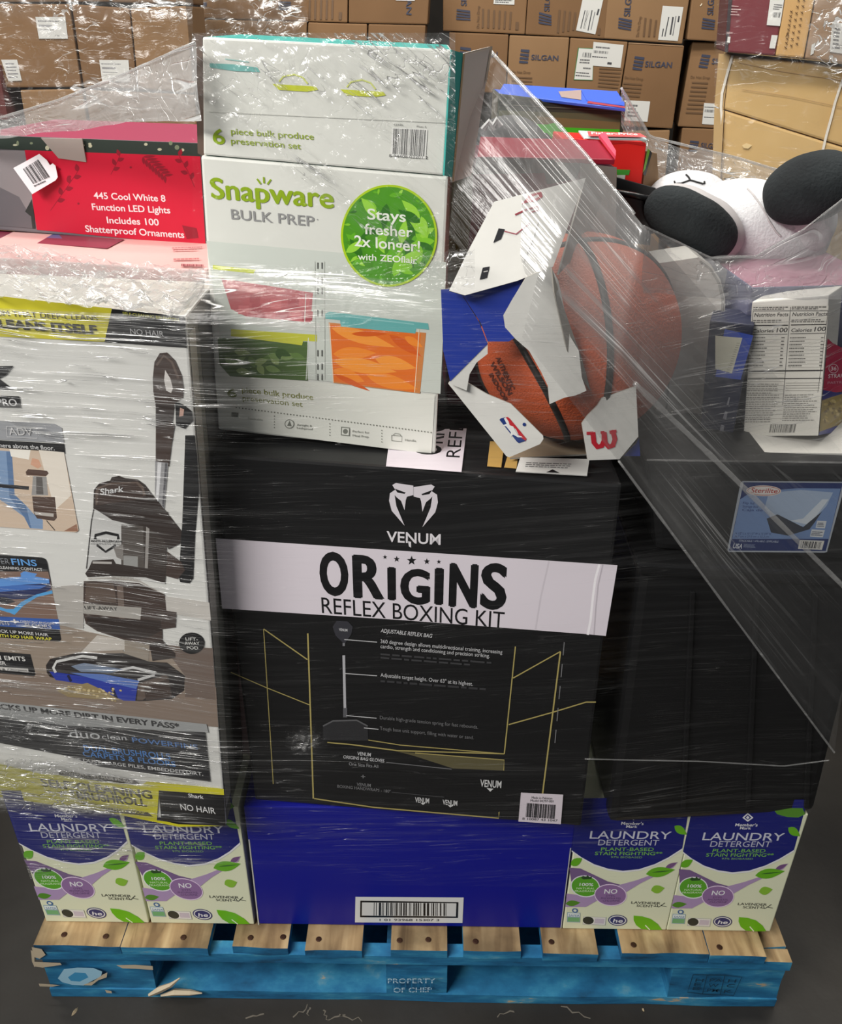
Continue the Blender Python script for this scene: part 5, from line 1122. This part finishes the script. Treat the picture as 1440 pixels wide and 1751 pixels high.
mr = carton('maroon_carton', 'maroon carton with a white label standing on the upper tan carton', 'carton', UG, crop(T4, [(808, -80), (1130, -80), (1065, 312), (780, 292)]), .4, mat('maroon_print', (112, 52, 58), .5), bevel=.006)
A = Art(UG, T4, .003); A.poly((62, 56, 58), [(808, -60), (830, -60), (800, 293), (782, 292)])
A.poly(lblw, [(1042, -40), (1122, -40), (1092, 146), (1018, 140)]).scribble(lblk, (1060, 20), (1110, 24), (1100, 60), (1052, 56), 3, 4).bars(lblk, (1054, 68), (1096, 70), (1090, 100), (1048, 96), 10, 6).poly(lblw, [(1046, 196), (1080, 198), (1064, 272), (1032, 270)]).poly(lblw, [(800, 204), (816, 206), (812, 240), (796, 238)])
pt_ = (206, 180, 178)
for i, (x, y, w_) in enumerate(((822, 36, 42), (820, 54, 62), (818, 68, 50), (816, 84, 55))): A.scribble(pt_, (x, y-7), (x+w_, y-4), (x+w_, y+4), (x, y+2), 1, 60+i)
A.text(pt_, 'NEW', 794, 188, 828, 190, 10, .02); A.build('printed_front', mr)
tc = carton('printed_carton', 'tan carton with dark stamped symbols beside the maroon carton', 'carton', UG, crop(T4, [(1132, -80), (1300, -80), (1226, 326), (1067, 313)]), .38, mat('tan_print', (188, 150, 98), .7), bevel=.006)
A = Art(UG, T4, .003); sy = (100, 74, 46)
for x, y0, y1 in ((1180, -40, 250), (1210, -40, 240), (1150, 60, 260)):
    for k in range(9):
        t = k/8; yy = y0+(y1-y0)*t; xx = x-(yy-100)*.16
        A.line(sy, [(xx-7, yy), (xx+6, yy+14)], 5); A.line(sy, [(xx+6, yy), (xx-4, yy+8)], 4)
A.text(sy, 'A', 1122, 205, 1142, 207, 30, .02); A.build('stamped_symbols', tc)
wc = carton('wrapped_carton', 'crumpled film wrapped brown carton with white labels at the top right corner', 'carton', UG, crop(T4, [(1306, -80), (1560, -80), (1560, 372), (1232, 328)]), .36, mat('dull_brown', (150, 122, 96), .7), bevel=.006)
A = Art(UG, T4, .003); A.poly(lblw, [(1385, 120), (1440, 130), (1440, 300), (1370, 290)]).poly(lblw, [(1270, 250), (1290, 240), (1280, 300), (1262, 310)]).scribble(lblk, (1395, 150), (1435, 155), (1430, 280), (1385, 276), 6, 5); A.build('shipping_label', wc)
tz = min(v.z for v in (TGF.w(*p) for p in tq2))
tag(cuboid('carton_layer', TGF.w(1240, 300).x, TGF.w(1240, 300).x+1.1, 2.72, 3.1, 0, tz-.01, tan, bevel=.01), 'lowest tan carton under the banded pair at the right', 'carton')
# ------------------------------------------------------------------ stretch film
def film_mat(name, veil=.02, soft=.2, lines=.7, dash=.7, crinkle=0.0, fu=3.0, fv=110.0, gloss=.05, bump=.8, tone=.6, shine=.4, rough=.22, warp=.05):
    """clear film: a thin veil plus pulled strands (thin ridges along u) whitened and glossed for folds and painted-in glints"""
    m = bpy.data.materials.new(name); m.use_nodes = True; nt = m.node_tree; nt.nodes.clear(); N = nt.nodes.new; L = nt.links.new
    def val(o, *v):
        n = N('ShaderNodeMath'); n.operation = o
        for i, x in enumerate(v):
            if isinstance(x, (int, float)): n.inputs[i].default_value = x
            else: L(x, n.inputs[i])
        return n.outputs[0]
    def noise(vec, su, sv, detail=2, dist=0.0, off=0.0):
        mp = N('ShaderNodeMapping'); mp.inputs['Scale'].default_value = (su, sv, 1); mp.inputs['Location'].default_value = (off, off*1.7, off); L(vec, mp.inputs[0])
        n = N('ShaderNodeTexNoise'); n.inputs['Scale'].default_value = 1; n.inputs['Detail'].default_value = detail; n.inputs['Distortion'].default_value = dist; L(mp.outputs[0], n.inputs[0])
        return n.outputs[0]
    def ramp(x, a, b):
        n = N('ShaderNodeMapRange'); n.interpolation_type = 'SMOOTHSTEP'; n.inputs[1].default_value = a; n.inputs[2].default_value = b; L(x, n.inputs[0]); return n.outputs[0]
    def ridge(x, w_): return ramp(val('ABSOLUTE', val('SUBTRACT', x, .5)), w_, w_*.25)
    uv = N('ShaderNodeUVMap'); uv.uv_map = 'film'; sep = N('ShaderNodeSeparateXYZ'); L(uv.outputs[0], sep.inputs[0])
    w_ = val('MULTIPLY', val('SUBTRACT', noise(uv.outputs[0], 2.5, 6, 1), .5), warp)
    cb = N('ShaderNodeCombineXYZ'); L(sep.outputs[0], cb.inputs[0]); L(val('ADD', sep.outputs[1], w_), cb.inputs[1]); vec = cb.outputs[0]
    big = ramp(noise(uv.outputs[0], 5, 13, 3, 0, 2.2), .32, .68)
    patch = ramp(noise(vec, fu*3.2, fv*.16, 2, 0, 7.7), .44, .62)
    a = ramp(noise(vec, fu*.8, fv*.55, 3), .45, .75)
    b = val('MULTIPLY', ridge(noise(vec, fu*1.3, fv*.9, 1, 0, 3.1), .020), patch)
    c = val('MULTIPLY', ridge(noise(vec, fu*4.0, fv*1.3, 0, 0, 5.3), .030), ramp(noise(vec, fu*6, fv*.25, 2, 0, 8.8), .5, .6))  # short dashes whitened to imitate glints along the film's wrinkles
    e = val('MULTIPLY', ridge(noise(vec, 38, 52, 2, .9, 9.0), .028), ramp(noise(vec, 16, 22, 2, 0, 1.9), .46, .6))
    strand = val('ADD', val('MULTIPLY', b, lines), val('MULTIPLY', c, dash))
    if crinkle: strand = val('ADD', strand, val('MULTIPLY', e, crinkle))
    strand = val('MULTIPLY', strand, val('ADD', val('MULTIPLY', big, .8), .3))
    at = N('ShaderNodeAttribute'); at.attribute_name = 'layers'; den = at.outputs['Fac']
    sa = val('MINIMUM', val('MULTIPLY', val('MULTIPLY', strand, den), val('MINIMUM', val('ADD', val('MULTIPLY', den, 1.2), .12), 1.0)), .95)
    va = val('MINIMUM', val('MULTIPLY', val('ADD', val('MULTIPLY', val('MULTIPLY', a, big), soft), veil), den), .85)
    hgt = val('ADD', val('ADD', noise(vec, fu*1.2, fv*.7, 3, 0, 1.1), val('MULTIPLY', strand, .5)), val('MULTIPLY', noise(vec, 26, 44, 3, 1.0, 4.4), .4+1.2*crinkle))
    bp = N('ShaderNodeBump'); bp.inputs['Strength'].default_value = bump; bp.inputs['Distance'].default_value = .006; L(hgt, bp.inputs['Height'])
    gl = N('ShaderNodeBsdfGlossy'); gl.inputs[0].default_value = (1, 1, 1, 1); gl.inputs['Roughness'].default_value = rough; L(bp.outputs[0], gl.inputs['Normal'])
    def body(tn, sh):
        df = N('ShaderNodeBsdfDiffuse'); df.inputs[0].default_value = (tn, tn, tn*.985, 1); L(bp.outputs[0], df.inputs['Normal'])
        tl = N('ShaderNodeBsdfTranslucent'); tl.inputs[0].default_value = (tn, tn, tn, 1)
        m1 = N('ShaderNodeMixShader'); m1.inputs[0].default_value = .2; L(df.outputs[0], m1.inputs[1]); L(tl.outputs[0], m1.inputs[2])
        m2 = N('ShaderNodeMixShader'); m2.inputs[0].default_value = sh; L(m1.outputs[0], m2.inputs[1]); L(gl.outputs[0], m2.inputs[2])
        return m2.outputs[0]
    tr = N('ShaderNodeBsdfTransparent')
    m3 = N('ShaderNodeMixShader'); L(va, m3.inputs[0]); L(tr.outputs[0], m3.inputs[1]); L(body(tone, .12), m3.inputs[2])
    m5 = N('ShaderNodeMixShader'); L(sa, m5.inputs[0]); L(m3.outputs[0], m5.inputs[1]); L(body(.92, shine), m5.inputs[2])
    gf = val('MINIMUM', val('MULTIPLY', den, gloss), .3)
    m4 = N('ShaderNodeMixShader'); L(gf, m4.inputs[0]); L(m5.outputs[0], m4.inputs[1]); L(gl.outputs[0], m4.inputs[2])
    out = N('ShaderNodeOutputMaterial'); L(m4.outputs[0], out.inputs[0])
    return m
def sheet(name, grid, m, parent, dens, uvf):
    """a film sheet from rows of world points; dens(px, py) = how strongly the film and its white streaks show there; uvf(i, j) = metres along / across the pull"""
    nr, nc = len(grid), len(grid[0]); vs = [p for r in grid for p in r]
    fs = [(j*nc+i, j*nc+i+1, (j+1)*nc+i+1, (j+1)*nc+i) for j in range(nr-1) for i in range(nc-1)]
    o = link(name, vs, fs, m, parent, smooth=True)
    me = o.data; uv = me.uv_layers.new(name='film'); vals = [uvf(k % nc, k//nc) for k in range(nr*nc)]
    for lp in me.loops: uv.data[lp.index].uv = vals[lp.vertex_index]
    at = me.attributes.new('layers', 'FLOAT', 'POINT')
    for k, p in enumerate(vs): at.data[k].value = max(0, dens(*proj(p)))
    return o
def sstep(a, b, x): t = min(1, max(0, (x-a)/(b-a))); return t*t*(3-2*t)
def interp(P, x):
    if x <= P[0][0]: return P[0][1]
    for (a, b), (c, d) in zip(P, P[1:]):
        if x <= c: return b+(d-b)*(x-a)/(c-a)
    return P[-1][1]
def gauss(x, c, s): return math.exp(-((x-c)/s)**2)

wrap = tag(empty('stretch_wrap', (0, 0, .25)), 'clear stretch wrap pulled around the whole load on the blue pallet', 'stretch wrap')
# front of the load, found by looking straight at it
vv, ff = [], []
for o in C.objects:
    if o.type != 'MESH' or len(o.data.polygons) == 0: continue
    r = o
    while r.parent: r = r.parent
    if r.name.startswith(('floor', 'wall', 'wooden_pallet', 'scratches', 'shipping_carton', 'carton_layer', 'tan_', 'packing', 'maroon_c')) and not r.name.startswith('maroon_board'): continue
    if o.name.startswith(('printed', 'barcode')): continue
    b = origin(o); k = len(vv); vv += [v.co+b for v in o.data.vertices]; ff += [tuple(k+i for i in p.vertices) for p in o.data.polygons]
tree = BVHTree.FromPolygons(vv, ff)
NX, NZ = 170, 150
X0, X1, Z0, Z1 = -.66, .62, .255, 1.205
depth = []
for j in range(NZ):
    z = Z0+(Z1-Z0)*j/(NZ-1); row = []
    for i in range(NX):
        x = X0+(X1-X0)*i/(NX-1); h = tree.ray_cast(V((x, -.8, z)), V((0, 1, 0)), 1.4)
        row.append(h[0].y if h[0] else .6)
    # taut film: lower hull across the row
    pts = [(X0+(X1-X0)*i/(NX-1), row[i]) for i in range(NX)]; hull = []
    for p in pts:
        while len(hull) > 1 and (hull[-1][0]-hull[-2][0])*(p[1]-hull[-2][1])-(hull[-1][1]-hull[-2][1])*(p[0]-hull[-2][0]) <= 0: hull.pop()
        hull.append(p)
    depth.append([min(row[i], interp(hull, pts[i][0]))-.006 for i in range(NX)])
for it in range(6):
    depth = [[min(depth[j][i], (depth[max(j-1, 0)][i]+depth[min(j+1, NZ-1)][i])/2) for i in range(NX)] for j in range(NZ)]
grid = []
for j in range(NZ):
    z = Z0+(Z1-Z0)*j/(NZ-1); r = []
    for i in range(NX):
        x = X0+(X1-X0)*i/(NX-1); n = mnoise.noise(V((x*3, z*40, 1)))*.0012
        r.append(V((x, depth[j][i]+n, z)))
    grid.append(r)
def dens_front(px, py):
    left = 1-sstep(300, 420, px)
    d = .12+.75*left  # denser film at left; its white streaks also stand for reflected lamps
    d += 1.1*left*(gauss(py, 560, 60)+gauss(py, 1250, 60)+.6*gauss(py, 690, 90))
    d += 2.2*(1-sstep(170, 330, px))*gauss(py, 1345, 42)
    d += 1.6*(1-sstep(700, 850, px))*gauss(py, 478, 30)
    d += .7*gauss(px, 470, 110)*gauss(py, 570, 90)+.35*gauss(px, 560, 230)*gauss(py, 640, 80)
    d += .55*gauss(px, 1000, 130)*gauss(py, 640, 150)+.55*sstep(1050, 1200, px)*(1-sstep(700, 830, py))
    d += .25*gauss(py, 1405, 50)+.25*left*gauss(py, 1440, 60)+.16*gauss(py, 1300, 20)+.10*gauss(py, 955, 30)
    d += .18*gauss(px, 480, 90)*gauss(py, 1310, 50)
    bot = interp([(-50, 1500), (60, 1510), (250, 1495), (420, 1500), (600, 1532), (960, 1548), (1180, 1560), (1330, 1490), (1500, 1470)], px)+14*math.sin(px*.021)
    top = interp([(-50, 515), (310, 520), (345, 455), (770, 430), (860, 400), (1000, 400), (1105, 420), (1215, 448), (1290, 444), (1370, 430), (1460, 400)], px)
    return d*(1-sstep(bot-25, bot+8, py))*sstep(top-6, top+12, py)
FM = film_mat('film_front', .03, .17, .85, 1.0, 0, 2.2, 175, .035, .75, .6)
def uv_front(i, j): return (i*(X1-X0)/(NX-1), j*(Z1-Z0)/(NZ-1)+.012*math.sin(i*.03))
sheet('front_sheet', grid, FM, wrap, dens_front, uv_front)

def px_grid(rows, nu, nv, crink=.0, seed=0):
    """rows: curves across the pull, each a list of (px, py, Y); returns a nv x nu grid of world points"""
    g = []
    R = len(rows)
    def pt(c, t):
        s = t*(len(c)-1); i = min(int(s), len(c)-2); f = s-i
        a, b = at_y(*c[i]), at_y(*c[i+1]); return a+(b-a)*f
    for j in range(nv):
        v = j/(nv-1)*(R-1); k = min(int(v), R-2); f = v-k; r = []
        for i in range(nu):
            t = i/(nu-1); p = pt(rows[k], t)*(1-f)+pt(rows[k+1], t)*f
            if crink: p = p+mnoise.noise_vector(p*26+V((seed, 0, 0)))*crink
            r.append(p)
        g.append(r)
    return g
def uv_by(g):
    L_ = [[0.0] for _ in g]
    for j, r in enumerate(g):
        for i in range(1, len(r)): L_[j].append(L_[j][-1]+(r[i]-r[i-1]).length)
    m = len(g[0])//2; W2 = [0.0]
    for j in range(1, len(g)): W2.append(W2[-1]+(g[j][m]-g[j-1][m]).length)
    return lambda i, j: (L_[j][i], W2[j])

# the diagonal pull from the top right of the white cartons to the lower right corner
g = px_grid([[(836, 84, .14), (1000, 262, .05), (1105, 392, -.005), (1290, 600, .02), (1475, 812, .03)],
             [(800, 195, .10), (960, 390, .0), (1075, 520, -.035), (1270, 740, .0), (1468, 900, .025)],
             [(776, 316, .075), (930, 480, -.02), (1062, 604, -.036), (1250, 810, .0), (1462, 1020, .022)],
             [(768, 400, .062), (910, 600, -.03), (1060, 792, -.006), (1240, 1035, .008), (1427, 1287, .018)]], 110, 90)
def dens_diag(px, py):
    t = (px-770)/660
    return interp([(0, .55), (.12, .6), (.24, 1.0), (.34, 1.65), (.50, 1.7), (.62, .85), (.75, .42), (1, .3)], t)*(1-.68*sstep(5, 60, py-600-(px-1060)*1.052)*(1-sstep(1090, 1180, px)))
sheet('diagonal_sheet', g, film_mat('film_diagonal', .33, .30, .46, .15, 0, 1.1, 120, .014, .4, .26, .14, .22, .015), wrap, dens_diag, uv_by(g))
# the pull over the red carton at the left
g = px_grid([[(-60, 226, .30), (0, 201, .27), (100, 171, .22), (215, 125, .16), (333, 72, .075)],
             [(-60, 236, .30), (0, 218, .27), (100, 200, .22), (215, 172, .15), (338, 140, .07)],
             [(-60, 246, .29), (0, 236, .265), (100, 226, .225), (215, 208, .15), (346, 205, .066)]], 70, 50, .003)
sheet('left_sheet', g, film_mat('film_left', .36, .4, .95, .9, .35, 2.2, 85, .10, 1, .55), wrap, lambda x, y: 1.15+.5*sstep(60, 330, x), uv_by(g))
# film over the topmost white carton
def on_nf(x, y, off): return NF.w(x, y, off)
nu, nv = 90, 90
g = [[on_nf(334+446*i/(nu-1), 56+454*j/(nv-1), .009+.0022*mnoise.noise(V((i*.35, j*.35, 0)))) for i in range(nu)] for j in range(nv)]
def dens_top(px, py):
    lim = 150+(px-345)*.78
    d = .30+1.0*gauss(py, 92, 60)+.5*gauss(px, 660, 130)*gauss(py, 150, 70)
    d *= 1-.75*sstep(lim-20, lim+60, py)
    d += .7*gauss(py-lim, 0, 26)
    return d*(1-sstep(440, 505, py))
def uv_top(i, j):
    x, y = i*.0033, j*.0033; return (x*.78+y*.62, -x*.62+y*.78)
sheet('top_sheet', g, film_mat('film_top', .05, .12, .95, 1.0, .5, 5, 100, .06, 1, .7), wrap, dens_top, uv_top)
# gathered film lying over the top of the vacuum carton
g = [[at_z(-70+420*i/69, interp([(-70, 405), (60, 425), (200, 448), (350, 462)], -70+420*i/69)*(1-j/29)+interp([(-70, 498), (310, 538), (350, 500)], -70+420*i/69)*(j/29), 1.186)+V((0, 0, .010*mnoise.noise(V((i*.18, j*.3, 5)))+.006*mnoise.noise(V((i*.5, j*.8, 2))))) for i in range(70)] for j in range(30)]
sheet('gathered_sheet', g, film_mat('film_gathered', .30, .3, .9, .9, .9, 3, 60, .08, 1, .5), wrap, lambda x, y: 1.0-.35*sstep(120, 330, x), uv_by(g))
def front_y(px, py):
    p = at_y(px, py, .0)
    i = min(NX-1, max(0, int((p.x-X0)/(X1-X0)*(NX-1)+.5))); j = min(NZ-1, max(0, int((p.z-Z0)/(Z1-Z0)*(NZ-1)+.5))); return depth[j][i]
GM = film_mat('film_bunched', .10, .4, 1.0, 1.0, 1.0, 4, 90, .06, 1, .6, .45)
def band(x0, x1, top, bot, den, nu=110, nv=36, wob=.005):
    rows = []
    for j in range(nv):
        t = j/(nv-1); r = []
        for i in range(nu):
            x = x0+(x1-x0)*i/(nu-1); y = interp(top, x)*(1-t)+interp(bot, x)*t
            q = at_y(x, y, front_y(x, y)-.004); r.append(q+V((0, -abs(mnoise.noise(V((i*.12, j*.55, x0))))*wob*math.sin(math.pi*t), mnoise.noise(V((i*.1, j*.4, 3)))*.002)))
        rows.append(r)
    sheet('gathered_band', rows, GM, wrap, lambda px, py: den(px, py)*sstep(0, 14, py-interp(top, px))*sstep(0, 14, interp(bot, px)-py), uv_by(rows))
band(-60, 300, [(-60, 1288), (120, 1296), (300, 1330)], [(-60, 1392), (60, 1390), (180, 1400), (300, 1412)], lambda x, y: 1.9*(1-sstep(120, 290, x)))
band(-60, 330, [(-60, 1195), (330, 1245)], [(-60, 1270), (330, 1305)], lambda x, y: .55*(1-sstep(60, 310, x)))
band(322, 812, [(322, 452), (560, 448), (812, 420)], [(322, 520), (560, 512), (812, 500)], lambda x, y: .42+.25*gauss(x, 560, 60)+.4*gauss(x, 790, 40))
rows = [[at_y(488+72*i/29, 1240+60*j/23, front_y(524, 1268)-.006)+V((0, -.012*abs(mnoise.noise(V((i*.22, j*.3, 9))))*math.sin(math.pi*i/29)*math.sin(math.pi*j/23), 0)) for i in range(30)] for j in range(24)]
sheet('crumpled_tail', rows, GM, wrap, lambda x, y: 1.3*gauss(x, 524, 20)*gauss(y, 1268, 15), uv_by(rows))
# film over the back right and the right shoulder
g = px_grid([[(1062, 150, .46), (1112, 234, .47), (1180, 256, .49), (1262, 270, .5), (1350, 297, .5)],
             [(1060, 185, .46), (1112, 262, .46), (1180, 288, .47), (1262, 300, .48), (1350, 320, .48)],
             [(1062, 215, .46), (1115, 300, .45), (1180, 330, .46), (1262, 345, .47), (1350, 350, .47)]], 60, 40, .004)
sheet('rear_sheet', g, film_mat('film_rear', .20, .25, .9, .9, .7, 5, 70, .10, 1, .6), wrap, lambda x, y: 1.6, uv_by(g))
g = px_grid([[(1100, 386, -.004), (1160, 414, .01), (1216, 441, .02), (1292, 438, .03), (1372, 394, .04), (1470, 318, .05)],
             [(1100, 430, -.008), (1160, 455, .005), (1216, 468, .015), (1292, 465, .025), (1372, 440, .035), (1470, 410, .045)],
             [(1100, 500, -.012), (1160, 505, .0), (1216, 510, .01), (1292, 512, .02), (1372, 512, .03), (1470, 512, .04)]], 60, 40, .003)
sheet('shoulder_sheet', g, film_mat('film_shoulder', .52, .3, .7, .5, .4, 3, 80, .05, .9, .36, .4), wrap, lambda x, y: .75+.25*sstep(1250, 1400, x), uv_by(g))
# rolled edges of the film
rope_m = film_mat('film_rope', .45, .3, .4, .3, 0, 3, 60, .08, .4, .5)
def rope(pts, r, d=1.0, n=40):
    P = []
    for k in range(n+1):
        s = k/n*(len(pts)-1); i = min(int(s), len(pts)-2); f = s-i; P.append(at_y(*pts[i])*(1-f)+at_y(*pts[i+1])*f)
    vs, fs = tube(P, [r*(.75+.5*abs(mnoise.noise(p*60))) for p in P], 6)
    o = link('rolled_edge', vs, fs, rope_m, wrap, smooth=True)
    uv = o.data.uv_layers.new(name='film')
    for lp in o.data.loops: uv.data[lp.index].uv = (vs[lp.vertex_index].x*1.4, vs[lp.vertex_index].z)
    at = o.data.attributes.new('layers', 'FLOAT', 'POINT')
    for k in range(len(vs)): at.data[k].value = d
rope([(1058, 788, -.010), (1240, 1035, .003), (1427, 1287, .014)], .0017, .55)
rope([(1085, 655, -.03), (1250, 812, -.008), (1470, 1030, .012)], .0034, .55)
rope([(836, 84, .137), (1000, 262, .044), (1085, 366, .0)], .0022, .6)
rope([(-60, 226, .296), (0, 201, .266), (100, 171, .216), (215, 125, .156), (333, 72, .07)], .0014, .9)
rope([(1062, 150, .455), (1112, 234, .465), (1262, 270, .495), (1350, 297, .495)], .0022, .9)
rope([(1000, 1298, -.002), (1200, 1302, .01), (1340, 1310, .018), (1418, 1300, .02)], .0012, .4)
rope([(1100, 386, -.008), (1160, 414, .006), (1216, 441, .016), (1292, 438, .026), (1372, 394, .036), (1470, 318, .046)], .0010, .45)
# film round the stacks behind
def stack_wrap(label, rows, m, dens):
    g = px_grid(rows, 60, 50, .012); b = g[-1][30]
    o = sheet('stretch_wrap', g, m, None, dens, lambda i, j, f=uv_by(g): tuple(c*.45 for c in f(i, j)))
    for v in o.data.vertices: v.co -= b
    o.location = b
    tag(o, label, 'stretch wrap')
fb = film_mat('film_behind', .05, .15, .9, .9, .45, 3, 50, .05, 1, .5)
stack_wrap('crinkled clear film around the left carton stack behind the red carton', [[(-60, -60, 2.85), (130, -60, 2.84), (325, -60, 2.85)], [(-60, 340, 2.85), (150, 340, 2.84), (338, 340, 2.85)]], fb, lambda x, y: .55+1.5*gauss(y, 0, 26)+.3*gauss(y, 160, 40))
stack_wrap('bright crinkled film around the stack behind the topmost white carton', [[(325, -60, 3.62), (430, -60, 3.6), (527, -60, 3.62)], [(325, 120, 3.62), (430, 120, 3.6), (525, 120, 3.62)]], fb, lambda x, y: 2.2*(1-sstep(500, 540, x)))
stack_wrap('clear film around the maroon and tan cartons at the top right', [[(1226, -60, 2.42), (1340, -60, 2.36), (1500, -60, 2.3)], [(1222, 110, 2.42), (1340, 118, 2.36), (1500, 130, 2.3)], [(1218, 320, 2.42), (1340, 330, 2.36), (1500, 340, 2.3)]], fb, lambda x, y: (.25+2.2*sstep(1360, 1400, x)*(1-sstep(100, 130, y))+.5*gauss(y, 120, 30)))
